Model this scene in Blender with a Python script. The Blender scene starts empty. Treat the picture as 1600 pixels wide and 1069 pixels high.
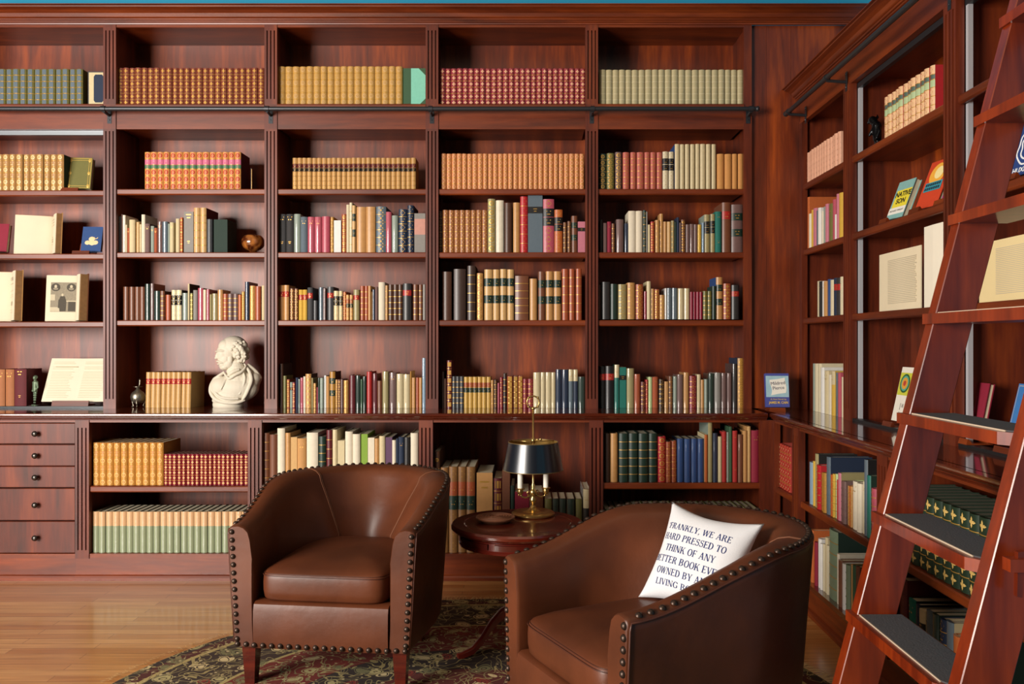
import bpy, math, random
from mathutils import Vector, Matrix, noise
R = math.radians
random.seed(7)
S = bpy.context.scene
COL = S.collection
# ---------------------------------------------------------------- camera, world, lights, exposure
F, CX, CY, EYE = 1310.0, 825.0, 535.0, 1.27        # focal length and principal point in photo pixels, eye height
cam = bpy.data.cameras.new('camera'); camo = bpy.data.objects.new('camera', cam); COL.objects.link(camo)
camo.location = (0, 0, EYE); camo.rotation_euler = (R(90), 0, 0)
cam.sensor_width = 36; cam.lens = 36 * F / 1600
cam.shift_x = -(CX - 800) / 1600; cam.shift_y = (CY - 534.5) / 1600
cam.clip_start = 0.05; cam.clip_end = 60
S.camera = camo
w = bpy.data.worlds.new('room_light'); S.world = w; w.use_nodes = True
w.node_tree.nodes['Background'].inputs[0].default_value = (1.0, 0.86, 0.72, 1)
w.node_tree.nodes['Background'].inputs[1].default_value = 0.022
def area(name, loc, target, sx, sy, power, color, spread=180):
    l = bpy.data.lights.new(name, 'AREA'); l.shape = 'RECTANGLE'; l.size = sx; l.size_y = sy
    l.energy = power; l.color = color; l.spread = R(spread)
    o = bpy.data.objects.new(name, l); COL.objects.link(o); o.location = loc
    o.rotation_euler = (Vector(target) - Vector(loc)).to_track_quat('-Z', 'Y').to_euler()
    return o
area('window_daylight', (-3.5, -0.5, 1.75), (-0.6, 4.8, 1.45), 1.0, 1.9, 275, (1.0, 0.93, 0.84))
area('window_daylight', (-4.7, 0.0, 1.75), (-0.6, 4.8, 1.45), 1.6, 1.9, 215, (1.0, 0.95, 0.9))
area('overhead_fill', (0.3, 1.6, 3.7), (0.3, 2.6, 0.0), 2.2, 1.6, 8, (1.0, 0.8, 0.58))  # added weak fill from above for general ambient, not a real fixture
S.view_settings.view_transform = 'Standard'; S.view_settings.look = 'None'
S.view_settings.exposure = 0.0; S.view_settings.gamma = 1.0; S.view_settings.use_curve_mapping = False

# ---------------------------------------------------------------- materials
def lin(c):
    if isinstance(c, str): c = [int(c[i:i+2], 16) / 255 for i in (0, 2, 4)]
    return tuple((x / 12.92 if x <= 0.04045 else ((x + 0.055) / 1.055) ** 2.4) for x in c) + (1.0,)
MC = {}
def mat(hexc, rough=0.6, metal=0.0, coat=0.0, vary=0.0, bump=0.0, scale=40.0, spec=0.5, crough=0.08, sheen=0.0):
    k = (hexc, rough, metal, coat, vary, bump, scale, spec, crough, sheen)
    if k in MC: return MC[k]
    m = bpy.data.materials.new('mat_%s_%d' % (hexc, len(MC))); m.use_nodes = True
    nt = m.node_tree; b = nt.nodes['Principled BSDF']
    b.inputs['Base Color'].default_value = lin(hexc); b.inputs['Roughness'].default_value = rough
    b.inputs['Metallic'].default_value = metal; b.inputs['Coat Weight'].default_value = coat
    b.inputs['Coat Roughness'].default_value = crough; b.inputs['Specular IOR Level'].default_value = spec
    b.inputs['Sheen Weight'].default_value = sheen
    if vary or bump:
        tc = nt.nodes.new('ShaderNodeTexCoord'); n = nt.nodes.new('ShaderNodeTexNoise')
        n.inputs['Scale'].default_value = scale; n.inputs['Detail'].default_value = 4
        nt.links.new(tc.outputs['Object'], n.inputs['Vector'])
        if vary:
            mx = nt.nodes.new('ShaderNodeMix'); mx.data_type = 'RGBA'
            c = lin(hexc); mx.inputs['A'].default_value = tuple(x * (1 - vary) for x in c[:3]) + (1,)
            mx.inputs['B'].default_value = tuple(min(1, x * (1 + vary)) for x in c[:3]) + (1,)
            nt.links.new(n.outputs['Fac'], mx.inputs['Factor']); nt.links.new(mx.outputs['Result'], b.inputs['Base Color'])
        if bump:
            bp = nt.nodes.new('ShaderNodeBump'); bp.inputs['Strength'].default_value = bump; bp.inputs['Distance'].default_value = 0.002
            nt.links.new(n.outputs['Fac'], bp.inputs['Height']); nt.links.new(bp.outputs['Normal'], b.inputs['Normal'])
    MC[k] = m
    return m
def wood(name, dark, mid, light, axis='z', rough=0.36, coat=0.28, fine=1.0, crough=0.34):
    if name in MC: return MC[name]
    m = bpy.data.materials.new(name); m.use_nodes = True; nt = m.node_tree; b = nt.nodes['Principled BSDF']
    tc = nt.nodes.new('ShaderNodeTexCoord'); mp = nt.nodes.new('ShaderNodeMapping'); oi = nt.nodes.new('ShaderNodeObjectInfo')
    sc = {'z': (9, 9, 0.9), 'x': (0.9, 9, 9), 'y': (9, 0.9, 9)}[axis]
    mp.inputs['Scale'].default_value = [s * fine for s in sc]
    ad = nt.nodes.new('ShaderNodeVectorMath'); ad.operation = 'ADD'
    ml = nt.nodes.new('ShaderNodeMath'); ml.operation = 'MULTIPLY'; ml.inputs[1].default_value = 37.0
    nt.links.new(oi.outputs['Random'], ml.inputs[0])
    nt.links.new(tc.outputs['Object'], mp.inputs['Vector']); nt.links.new(mp.outputs['Vector'], ad.inputs[0]); nt.links.new(ml.outputs[0], ad.inputs[1])
    n = nt.nodes.new('ShaderNodeTexNoise'); n.inputs['Scale'].default_value = 1.0; n.inputs['Detail'].default_value = 5; n.inputs['Distortion'].default_value = 1.2
    n2 = nt.nodes.new('ShaderNodeTexNoise'); n2.inputs['Scale'].default_value = 9.0; n2.inputs['Detail'].default_value = 4
    nt.links.new(ad.outputs[0], n.inputs['Vector']); nt.links.new(ad.outputs[0], n2.inputs['Vector'])
    mxf = nt.nodes.new('ShaderNodeMath'); mxf.operation = 'MULTIPLY_ADD'; mxf.inputs[1].default_value = 0.35
    sub = nt.nodes.new('ShaderNodeMath'); sub.operation = 'MULTIPLY_ADD'; sub.inputs[1].default_value = 1.0; sub.inputs[2].default_value = -0.17
    nt.links.new(n2.outputs['Fac'], mxf.inputs[0]); nt.links.new(n.outputs['Fac'], sub.inputs[0]); nt.links.new(sub.outputs[0], mxf.inputs[2])
    cr = nt.nodes.new('ShaderNodeValToRGB'); e = cr.color_ramp.elements
    e[0].position = 0.22; e[0].color = lin(dark); e[1].position = 0.8; e[1].color = lin(light)
    k = e.new(0.5); k.color = lin(mid)
    nt.links.new(mxf.outputs[0], cr.inputs[0]); nt.links.new(cr.outputs[0], b.inputs['Base Color'])
    b.inputs['Roughness'].default_value = rough; b.inputs['Coat Weight'].default_value = coat; b.inputs['Coat Roughness'].default_value = crough
    MC[name] = m
    return m
WV = wood('mahogany_vertical_grain', '3a1204', '60220a', '80360e', 'z', rough=0.48, coat=0.12)
WP = wood('mahogany_panel', '3c1203', '6e2805', 'a4480b', 'z', rough=0.46, coat=0.42, fine=0.8, crough=0.4)
WH = wood('mahogany_long_grain', '421505', '682809', '883a0e', 'x', rough=0.42, coat=0.16)
WT = wood('mahogany_worktop', '381208', '501c0c', '662810', 'x', rough=0.22, coat=0.8, crough=0.06)
WL = wood('ladder_mahogany', '461205', '702409', '96380e', 'z', rough=0.35, coat=0.3, crough=0.12)
WD = wood('dark_table_mahogany', '2c0a06', '4a140a', '6a2210', 'x', rough=0.25, coat=0.7, crough=0.08)
PAGE = mat('d2c6aa', 0.8, vary=0.08, scale=30)
GOLD = mat('c89a4a', 0.38, metal=0.55)
GOLDP = mat('e0b878', 0.5)
STEEL = mat('3c3e42', 0.36, metal=0.6)
BRASS = mat('c0a064', 0.28, metal=0.95, vary=0.15, scale=60)
DARK = mat('14100e', 0.7)

# ---------------------------------------------------------------- mesh helper
class MB:
    def __init__(s): s.v = []; s.f = []; s.m = []
    def face(s, pts, mi=0):
        n = len(s.v); s.v += [tuple(p) for p in pts]; s.f.append(tuple(range(n, n + len(pts)))); s.m.append(mi)
    def box(s, x0, x1, y0, y1, z0, z1, mi=0):
        n = len(s.v)
        s.v += [(x, y, z) for z in (z0, z1) for y in (y0, y1) for x in (x0, x1)]
        for f in ((0, 2, 3, 1), (4, 5, 7, 6), (0, 1, 5, 4), (2, 6, 7, 3), (0, 4, 6, 2), (1, 3, 7, 5)):
            s.f.append(tuple(n + i for i in f)); s.m.append(mi)
        return s
    def grid(s, rows, mi=0, close_u=False, close_v=False, mis=None):
        n = len(s.v); h = len(rows); wd = len(rows[0])
        for r in rows: s.v += [tuple(p) for p in r]
        for i in range(h if close_v else h - 1):
            for j in range(wd if close_u else wd - 1):
                a = n + i * wd + j; b = n + i * wd + (j + 1) % wd
                c = n + ((i + 1) % h) * wd + (j + 1) % wd; d = n + ((i + 1) % h) * wd + j
                s.f.append((a, b, c, d)); s.m.append(mis[i] if mis else mi)
        return s
    def lathe(s, prof, c=(0, 0, 0), seg=24, mi=0, cap=True, sx=1, sy=1):
        rows = [[(c[0] + r * math.cos(t * 2 * math.pi / seg) * sx, c[1] + r * math.sin(t * 2 * math.pi / seg) * sy, c[2] + z) for t in range(seg)] for r, z in prof]
        n = len(s.v); s.grid(rows, mi, close_u=True)
        if cap:
            if prof[0][0] > 1e-5: s.f.append(tuple(reversed(range(n, n + seg)))); s.m.append(mi)
            k = n + (len(prof) - 1) * seg
            if prof[-1][0] > 1e-5: s.f.append(tuple(range(k, k + seg))); s.m.append(mi)
        return s
    def tube(s, path, r, seg=8, mi=0, closed=False, cap=True):
        P = [Vector(p) for p in path]; n = len(P); rows = []
        rr = r if isinstance(r, (list, tuple)) else [r] * n
        up = Vector((0, 0, 1)); last = None
        for i in range(n):
            a = P[(i - 1) % n] if (closed or i > 0) else P[i]; b = P[(i + 1) % n] if (closed or i < n - 1) else P[i]
            t = (b - a).normalized()
            if last is None:
                q = up if abs(t.z) < 0.9 else Vector((1, 0, 0)); u = t.cross(q).normalized()
            else:
                u = (last - t * last.dot(t)).normalized()
            last = u; vv = t.cross(u)
            rows.append([P[i] + (u * math.cos(2 * math.pi * k / seg) + vv * math.sin(2 * math.pi * k / seg)) * rr[i] for k in range(seg)])
        k0 = len(s.v); s.grid(rows, mi, close_u=True, close_v=closed)
        if cap and not closed:
            s.f.append(tuple(range(k0, k0 + seg))); s.m.append(mi)
            k = k0 + (n - 1) * seg; s.f.append(tuple(reversed(range(k, k + seg)))); s.m.append(mi)
        return s
    def ball(s, c, r, mi=0, seg=10, rings=6):
        if not isinstance(r, (tuple, list)): r = (r, r, r)
        rows = []
        for i in range(rings + 1):
            a = math.pi * i / rings; q = max(math.sin(a), 1e-4)
            rows.append([(c[0] + r[0] * q * math.cos(2 * math.pi * k / seg), c[1] + r[1] * q * math.sin(2 * math.pi * k / seg), c[2] - r[2] * math.cos(a)) for k in range(seg)])
        return s.grid(rows, mi, close_u=True)
    def prism(s, prof, a, b, axis='x', mi=0):
        # prof: closed polygon in the plane across the axis; axis x: (y,z), axis y: (x,z), axis z: (x,y)
        def P(p, t): return {'x': (t, p[0], p[1]), 'y': (p[0], t, p[1]), 'z': (p[0], p[1], t)}[axis]
        n = len(prof); k = len(s.v)
        s.v += [P(p, a) for p in prof] + [P(p, b) for p in prof]
        for i in range(n):
            j = (i + 1) % n; s.f.append((k + i, k + j, k + n + j, k + n + i)); s.m.append(mi)
        s.f.append(tuple(reversed(range(k, k + n)))); s.m.append(mi)
        s.f.append(tuple(range(k + n, k + 2 * n))); s.m.append(mi)
        return s
    def xf(s, M, start=0):
        for i in range(start, len(s.v)): s.v[i] = tuple(M @ Vector(s.v[i]))
        return s
    def off(s, o):
        s.v = [(x - o[0], y - o[1], z - o[2]) for x, y, z in s.v]; return s
    def mesh(s, name, mats, smooth=False, angle=None):
        me = bpy.data.meshes.new(name); me.from_pydata(s.v, [], s.f)
        for m in (mats if isinstance(mats, (list, tuple)) else [mats]): me.materials.append(m)
        for p, mi in zip(me.polygons, s.m): p.material_index = mi
        fix_normals(me)
        if smooth:
            for p in me.polygons: p.use_smooth = True
            if angle: me.set_sharp_from_angle(angle=R(angle))
        return me
    def build(s, name, mats, parent=None, smooth=False, angle=None, loc=(0, 0, 0), rot=(0, 0, 0)):
        o = bpy.data.objects.new(name, s.mesh(name, mats, smooth, angle)); COL.objects.link(o)
        o.location = loc; o.rotation_euler = rot
        if parent: o.parent = parent
        return o
import bmesh
def fix_normals(me):
    b = bmesh.new(); b.from_mesh(me); bmesh.ops.remove_doubles(b, verts=b.verts, dist=1e-6)
    bmesh.ops.recalc_face_normals(b, faces=b.faces); b.to_mesh(me); b.free()
def tag(o, label=None, cat=None, group=None, kind=None):
    if label: o['label'] = label
    if cat: o['category'] = cat
    if group: o['group'] = group
    if kind: o['kind'] = kind
    return o
def empty(name, loc=(0, 0, 0), rz=0.0, label=None, cat=None, group=None, kind=None):
    o = bpy.data.objects.new(name, None); COL.objects.link(o); o.location = loc; o.rotation_euler = (0, 0, rz)
    o.empty_display_size = 0.05
    return tag(o, label, cat, group, kind)
def text_mb(body, size, align='CENTER', ext=0.0004, bold=0.0):
    c = bpy.data.curves.new('t', 'FONT'); c.body = body; c.size = size; c.align_x = align; c.align_y = 'CENTER'
    c.extrude = 0; c.offset = bold; c.resolution_u = 3
    o = bpy.data.objects.new('t', c); COL.objects.link(o)
    dg = bpy.context.evaluated_depsgraph_get(); me = bpy.data.meshes.new_from_object(o.evaluated_get(dg))
    b = MB(); b.v = [tuple(v.co) for v in me.vertices]; b.f = [tuple(p.vertices) for p in me.polygons]; b.m = [0] * len(b.f)
    bpy.data.objects.remove(o); bpy.data.curves.remove(c); bpy.data.meshes.remove(me)
    return b          # lies in the xy plane
def flat_normals(me, n):   # text: keep faces turned to n
    for p in me.polygons:
        if p.normal.dot(Vector(n)) < 0: p.flip()
# wall frames: a point (along, depth, height) of a wall; back wall: along=X depth=Y; right wall: along=-Y depth=X
def wpt(wall, a, d, z): return (a, d, z) if wall == 'back' else (d, -a, z)
WR = {'back': 0.0, 'right': R(-90)}
def wempty(name, wall, a, d, z, rz=0.0, **k): return empty(name, wpt(wall, a, d, z), WR[wall] + rz, **k)
# ---------------------------------------------------------------- the room and the built-in joinery
YU, YB, YP = 4.77, 4.47, 5.10           # back wall: upper face, base face, back panel
XU, XB, XP = 1.555, 1.31, 1.85          # right wall: the same
ZW, ZD, ZO, ZT, ZM, ZM2 = 0.893, 0.142, 0.843, 3.062, 2.625, 2.483   # worktop, deck, base opening top, top opening, mid shelf, row two top
def floor_mat():
    m = bpy.data.materials.new('oak_strip_floor'); m.use_nodes = True; nt = m.node_tree; b = nt.nodes['Principled BSDF']
    tc = nt.nodes.new('ShaderNodeTexCoord'); br = nt.nodes.new('ShaderNodeTexBrick')
    br.inputs['Scale'].default_value = 1.0; br.inputs['Brick Width'].default_value = 0.9; br.inputs['Row Height'].default_value = 0.057
    br.inputs['Mortar Size'].default_value = 0.0012; br.offset = 0.37; br.inputs['Bias'].default_value = 0.0
    br.inputs['Color1'].default_value = lin('ae7238'); br.inputs['Color2'].default_value = lin('cb965a'); br.inputs['Mortar'].default_value = lin('6e421c')
    nt.links.new(tc.outputs['Object'], br.inputs['Vector'])
    mp = nt.nodes.new('ShaderNodeMapping'); mp.inputs['Scale'].default_value = (1.5, 26, 1); nt.links.new(tc.outputs['Object'], mp.inputs['Vector'])
    n = nt.nodes.new('ShaderNodeTexNoise'); n.inputs['Scale'].default_value = 2.5; n.inputs['Detail'].default_value = 6; nt.links.new(mp.outputs[0], n.inputs['Vector'])
    cr = nt.nodes.new('ShaderNodeValToRGB'); cr.color_ramp.elements[0].position = 0.3; cr.color_ramp.elements[0].color = (0.62, 0.55, 0.5, 1); cr.color_ramp.elements[1].position = 0.65; cr.color_ramp.elements[1].color = (1, 1, 1, 1)
    nt.links.new(n.outputs['Fac'], cr.inputs[0])
    mx = nt.nodes.new('ShaderNodeMix'); mx.data_type = 'RGBA'; mx.blend_type = 'MULTIPLY'; mx.inputs['Factor'].default_value = 0.8
    nt.links.new(br.outputs['Color'], mx.inputs['A']); nt.links.new(cr.outputs[0], mx.inputs['B']); nt.links.new(mx.outputs['Result'], b.inputs['Base Color'])
    b.inputs['Roughness'].default_value = 0.3; b.inputs['Coat Weight'].default_value = 0.35; b.inputs['Coat Roughness'].default_value = 0.14
    return m
tag(MB().box(-4.6, 3.2, -2.2, 5.25, -0.05, 0).build('floor', floor_mat()), kind='structure')
tag(MB().box(-4.6, 3.2, 5.16, 5.25, 0, 4.2).build('wall_back', mat('1f8cb0', 0.8)), kind='structure')
tag(MB().box(1.90, 2.0, -2.2, 5.16, 0, 4.2).build('wall_right', mat('1f8cb0', 0.8)), kind='structure')
tag(MB().box(-4.6, 3.2, -2.2, 5.25, 4.2, 4.25).build('ceiling', mat('8a7a68', 0.9)), kind='structure')
# plain corner panelling between the two bookcases
b = MB(); b.box(1.272, 1.90, 4.792, 4.82, ZW, 3.08)
for x in (1.36, 1.50): b.box(x, x + 0.0015, 4.7905, 4.793, ZW, 3.08)
tag(b.build('wall_corner', WP), kind='structure')

def pilaster(a0, a1, d, z0, z1, parent, off, mat_=None, name='pilaster', m0=0.04, m1=0.04, proud=0.006):
    b = MB(); w_ = a1 - a0; g = w_ * 0.095
    b.box(a0, a1, d + 0.012, d + 0.026, z0, z1)
    b.box(a0, a1, d - proud, d + 0.012, z0, z0 + m0); b.box(a0, a1, d - proud, d + 0.012, z1 - m1, z1)
    xs = [a0] + [a0 + w_ * f + s * g / 2 for f in (0.215, 0.5, 0.785) for s in (-1, 1)] + [a1]
    for k in range(0, 8, 2): b.box(xs[k], xs[k + 1], d - proud, d + 0.012, z0 + m0, z1 - m1)
    return b.off(off).build(name, mat_ or WV, parent)
def shelf(a0, a1, d, dback, z, parent, off, t=0.034):
    b = MB(); b.box(a0, a1, d + 0.014, dback, z - 0.024, z)
    e = [(d + 0.016, z), (d + 0.004, z), (d, z - 0.005), (d, z - t + 0.007), (d + 0.004, z - t + 0.002), (d + 0.008, z - t), (d + 0.016, z - t)]
    b.prism(e, a0, a1, 'x')
    return b.off(off).build('shelf', WH, parent)
def pins(a0, a1, d, zs, parent, off):
    b = MB()
    for z in zs:
        for a in (a0 + 0.0, a1):
            for dd in (0.05, 0.24): b.box(a - 0.006, a + 0.006, d + dd - 0.005, d + dd + 0.005, z - 0.034, z - 0.025)
    return b.off(off).build('shelf_pins', mat('b8b0a4', 0.3, metal=0.9), parent)
UC = [-3.292, -2.378, -1.462, -0.546, 0.362]
def upper(wall, name, label, a0, a1, zsh, left, right, z0=ZW, ztop=ZM2, top_row=True, case=False, d=YU, dp=YP, pa=0.036, zrail=None):
    """one bookcase bay between the openings' edges a0..a1; left/right: pilaster widths it carries (or None)"""
    off = ((a0 + a1) / 2, d, z0); r = wempty(name, wall, *off, label=label, cat='bookcase')
    o0, o1 = a0 - 0.021, a1 + 0.021; zend = 3.09 if top_row else zrail
    MB().box(o0, o1, dp, dp + 0.015, z0, zend).off(off).build('back_panel', WP, r)
    for x0, x1 in ((o0 - 0.0145, o0), (o1, o1 + 0.0145)):
        MB().box(x0, x1, d + 0.028, dp, z0, zend).off(off).build('side_panel', WV, r)
    for z in zsh: shelf(o0, o1, d + 0.004, dp, z, r, off) if False else shelf(a0, a1, d + 0.004, dp, z, r, off)
    if top_row:
        MB().box(o0, o1, d + 0.02, dp, 3.075, 3.09).off(off).build('top_board', WH, r)
        MB().box(a0, a1, d - 0.002, d + 0.02, ZT, 3.085).off(off).build('top_rail', WH, r)
        b = MB(); b.box(a0, a1, d, d + 0.022, ZM2, ZM); b.box(a0, a1, d + 0.02, dp, ZM - 0.03, ZM); b.box(a0, a1, d + 0.02, dp, ZM2 + 0.015, ZM2 + 0.03)
        b.prism([(d + 0.002, ZM), (d - 0.006, ZM), (d - 0.010, ZM - 0.006), (d - 0.010, ZM - 0.022), (d - 0.004, ZM - 0.03), (d + 0.002, ZM - 0.03)], a0, a1, 'x')
        b.off(off).build('frieze_rail', WH, r)
    else:
        MB().box(o0, o1, d + 0.02, dp, ztop + 0.03, ztop + 0.045).off(off).build('top_board', WH, r)
    if case:
        al = mat('8c9094', 0.35, metal=0.8)
        MB().box(a0, a1, d + 0.028, d + 0.05, ztop - 0.026, ztop - 0.001).off(off).build('top_track', al if wall == 'back' else STEEL, r)
        MB().box(a0, a1, d + 0.004, d + 0.05, z0, z0 + 0.012).off(off).build('bottom_track', mat('202326', 0.4, metal=0.4), r)
        if wall == 'right': MB().box(a0 + 0.002, a0 + 0.018, d + 0.03, d + 0.048, z0 + 0.012, ztop - 0.026).off(off).build('side_track', mat('c4c6cc', 0.45, metal=0.3), r)
    if left:
        if top_row:
            pilaster(a0 - left, a0, d, ZM - 0.002, 3.083, r, off, m0=0.03)
            pilaster(a0 - left, a0, d, z0, ZM2 + 0.0, r, off, m0=0.055, m1=0.012)
            MB().box(a0 - left, a0, d - 0.006, d + 0.02, ZM2, ZM - 0.002).off(off).build('pilaster_block', WV, r)
        else: pilaster(a0 - left, a0, d, z0, ztop, r, off, m0=0.055, m1=0.03)
    if right:
        MB().box(a1, a1 + right, d - 0.004, d + 0.02, z0, 3.083 if top_row else ztop).off(off).build('corner_stile', WV, r)
    return r
ZS = [1.396, 1.783, 2.144]
names = ['dark bookcase bay with open books over the drawers, topped by green gilt volumes',
         'bookcase bay holding the white plaster bust above the worktop',
         'bookcase bay with gold gilt volumes and a mint green box on top',
         'bookcase bay rising behind the brass lamp, crimson volumes on top',
         'bookcase bay at the room corner with vellum volumes on top']
for i in range(5):
    a0 = UC[i] + 0.036; a1 = (UC[i + 1] - 0.036) if i < 4 else 1.227
    upper('back', 'bookcase', names[i], a0, a1, ZS if i else [1.388, 1.775, 2.136], 0.072, None if i < 4 else 0.045, case=(i == 0))
# right wall: three bays, lower header
ZH = 2.515
RB = [(-4.743, -4.123), (-4.030, -3.127), (-3.037, -2.13)]
lab = ['narrow bookcase bay tucked in the room corner with paperbacks and pink books',
       'bookcase bay with jacketed books on easels beside the ladder',
       'bookcase bay behind the ladder with a blue book on an easel']
for i, (a0, a1) in enumerate(RB):
    upper('right', 'bookcase', lab[i], a0, a1, [1.407, 1.795, 2.165], 0.045 if i == 0 else 0.09, None, ztop=ZH, top_row=False, case=i > 0, d=XU, dp=XP, zrail=2.64)
pil = pilaster(-2.13, -2.04, XU, ZW, ZH, None, (0, 0, 0), name='corner_post'); pil.rotation_euler = (0, 0, WR['right'])
tag(pil, 'fluted wooden post closing the bookcase beyond the ladder', 'post')
b = MB(); b.box(-4.79, -2.0, XU, XU + 0.025, ZH, 2.66)
b.prism([(XU, ZH + 0.012), (XU - 0.005, ZH + 0.012), (XU - 0.005, ZH), (XU, ZH)], -4.79, -2.0, 'x')
o = b.build('trim_3', WH, rot=(0, 0, WR['right'])); tag(o, kind='structure')
def crown(d, z0, z1, p, a0, a1, wall, name):
    h = z1 - z0
    pr = [(0, 0), (-0.10, 0), (-0.12, 0.10), (-0.20, 0.14), (-0.22, 0.20), (-0.30, 0.22), (-0.33, 0.30), (-0.38, 0.33), (-0.42, 0.38), (-0.50, 0.60), (-0.66, 0.76), (-0.82, 0.84), (-0.86, 0.86), (-0.88, 0.92), (-1.0, 0.94), (-1.0, 1.0), (0, 1.0)]
    o = MB().prism([(d + x * p, z0 + z * h) for x, z in pr], a0, a1, 'x').build(name, WH, rot=(0, 0, WR[wall]))
    tag(o, kind='structure')
crown(YU, 3.075, 3.151, 0.12, -3.35, 1.9, 'back', 'trim_1')
crown(XU, 2.645, 2.715, 0.105, -4.79, -2.0, 'right', 'trim_2')
# base cabinets
def base(wall, name, label, a0, a1, zsh, left, right, d, dp, drawers=False):
    off = ((a0 + a1) / 2, d, 0); r = wempty(name, wall, *off, label=label, cat='cabinet')
    o0, o1 = a0 - 0.021, a1 + 0.021; l = left or 0; rr = right or 0
    b = MB(); b.box(a0 - l, a1 + rr, d + 0.004, d + 0.03, 0.03, ZD - 0.024)
    b.prism([(d + 0.03, 0), (d - 0.012, 0), (d - 0.012, 0.016), (d - 0.006, 0.026), (d + 0.004, 0.03), (d + 0.03, 0.03)], a0 - l, a1 + rr, 'x')
    b.off(off).build('plinth', WH, r)
    b = MB(); b.box(a0, a1, d, dp, ZD - 0.024, ZD).off(off).build('deck', WT if wall == 'right' else WH, r)
    MB().box(a0, a1, d - 0.001, d + 0.02, ZO, ZO + 0.012).off(off).build('top_rail', WH, r)
    MB().box(o0, o1, dp, dp + 0.015, 0.03, ZO + 0.005).off(off).build('back_panel', WP, r)
    for x0, x1 in ((o0 - 0.0145, o0), (o1, o1 + 0.0145)): MB().box(x0, x1, d + 0.028, dp, 0.03, ZO + 0.012).off(off).build('side_panel', WV, r)
    for z in zsh: shelf(a0, a1, d + 0.004, dp, z, r, off)
    if left: pilaster(a0 - left, a0, d, ZD - 0.024, ZO + 0.012, r, off, m0=0.045, m1=0.04)
    if right: MB().box(a1, a1 + right, d - 0.004, d + 0.02, ZD - 0.024, ZO + 0.012).off(off).build('corner_stile', WV, r)
    if drawers:
        zz = [(0.839, 0.729), (0.724, 0.611), (0.608, 0.496), (0.4905, 0.3205), (0.315, 0.146)]
        cols = [(-3.215, -2.823, -3.02), (-2.818, -2.4165, -2.617)]
        MB().box(a0, a1, d + 0.03, d + 0.04, ZD, ZO).off(off).build('carcass', DARK, r)
        for x0, x1, kx in cols:
            for z1, z0 in zz:
                dr = MB(); t = 0.0025
                dr.prism([(d + 0.02, z0), (d + 0.002, z0), (d - 0.001, z0 + 0.003), (d - 0.001, z1 - 0.003), (d + 0.002, z1), (d + 0.02, z1)], x0, x1, 'x')
                do = dr.off(off).build('drawer', WV, r)
                kn = MB(); kn.lathe([(0.006, 0), (0.006, 0.010), (0.013, 0.016), (0.016, 0.022), (0.013, 0.029), (0.006, 0.032), (0.0, 0.033)], seg=16)
                kn.xf(Matrix.Translation(Vector((kx, d - 0.001, (z0 + z1) / 2)) - Vector(off)) @ Matrix.Rotation(R(90), 4, 'X'))
                kn.build('knob', mat('56524e', 0.3, metal=0.9), do, smooth=True)
    return r
BC = [-3.292, -2.375, -1.455, -0.544, 0.363]
base('back', 'drawer_cabinet', 'base cabinet of mahogany drawers with round metal knobs', -3.255, -2.412, [], 0.074, None, YB, YP - 0.0, drawers=True)
bl = ['base cabinet with orange and crimson volumes over pale green sleeved ones', 'base cabinet behind the back of the armchair', 'base cabinet behind the round table and lamp', 'base cabinet with blue and dark green volumes behind the cushion']
for i in range(1, 5):
    base('back', 'base_cabinet', bl[i - 1], BC[i] + 0.037, (BC[i + 1] - 0.037) if i < 4 else 1.235, [[0.502], [0.497], [], [0.519]][i - 1], 0.074, None if i < 4 else 0.07, YB, YP)
bl = ['narrow base cabinet in the room corner with red and cream volumes', 'open base cabinet along the side wall between corner and ladder', 'open base cabinet behind the ladder with green star-stamped volumes']
for i, (a0, a1) in enumerate([(-4.44, -4.139), (-4.04, -3.134), (-3.045, -2.13)]):
    base('right', 'base_cabinet', bl[i], a0, a1, [0.503], 0.028 if i == 0 else (0.099 if i == 1 else 0.089), None, XB, XP)
# worktops
def edge(z1, z0, d, s=1):
    return [(d + 0.05, z1), (d + 0.006, z1), (d + 0.001, z1 - 0.004), (d, z1 - 0.010), (d + 0.001, z1 - 0.016), (d + 0.006, z1 - 0.020), (d + 0.010, z1 - 0.020), (d + 0.010, z1 - 0.026), (d + 0.022, z0 + 0.004), (d + 0.022, z0), (d + 0.05, z0)]
b = MB(); b.prism(edge(ZW, 0.856, YB - 0.034), -3.35, 1.27, 'x'); b.box(-3.35, 1.27, YB + 0.01, YP, 0.857, ZW)
tag(b.build('worktop', WT), 'long polished mahogany worktop running under the bookcases on the far wall', 'worktop')
b = MB(); b.prism(edge(ZW, 0.856, XB - 0.034), -YB + 0.034, -2.0, 'x')
n0 = len(b.v); b.box(-5.10, -2.0, XB + 0.01, XP, 0.857, ZW)
o = b.build('worktop', WT, rot=(0, 0, WR['right'])); tag(o, 'polished worktop along the side wall reflecting the books, behind the ladder', 'worktop')
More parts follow.
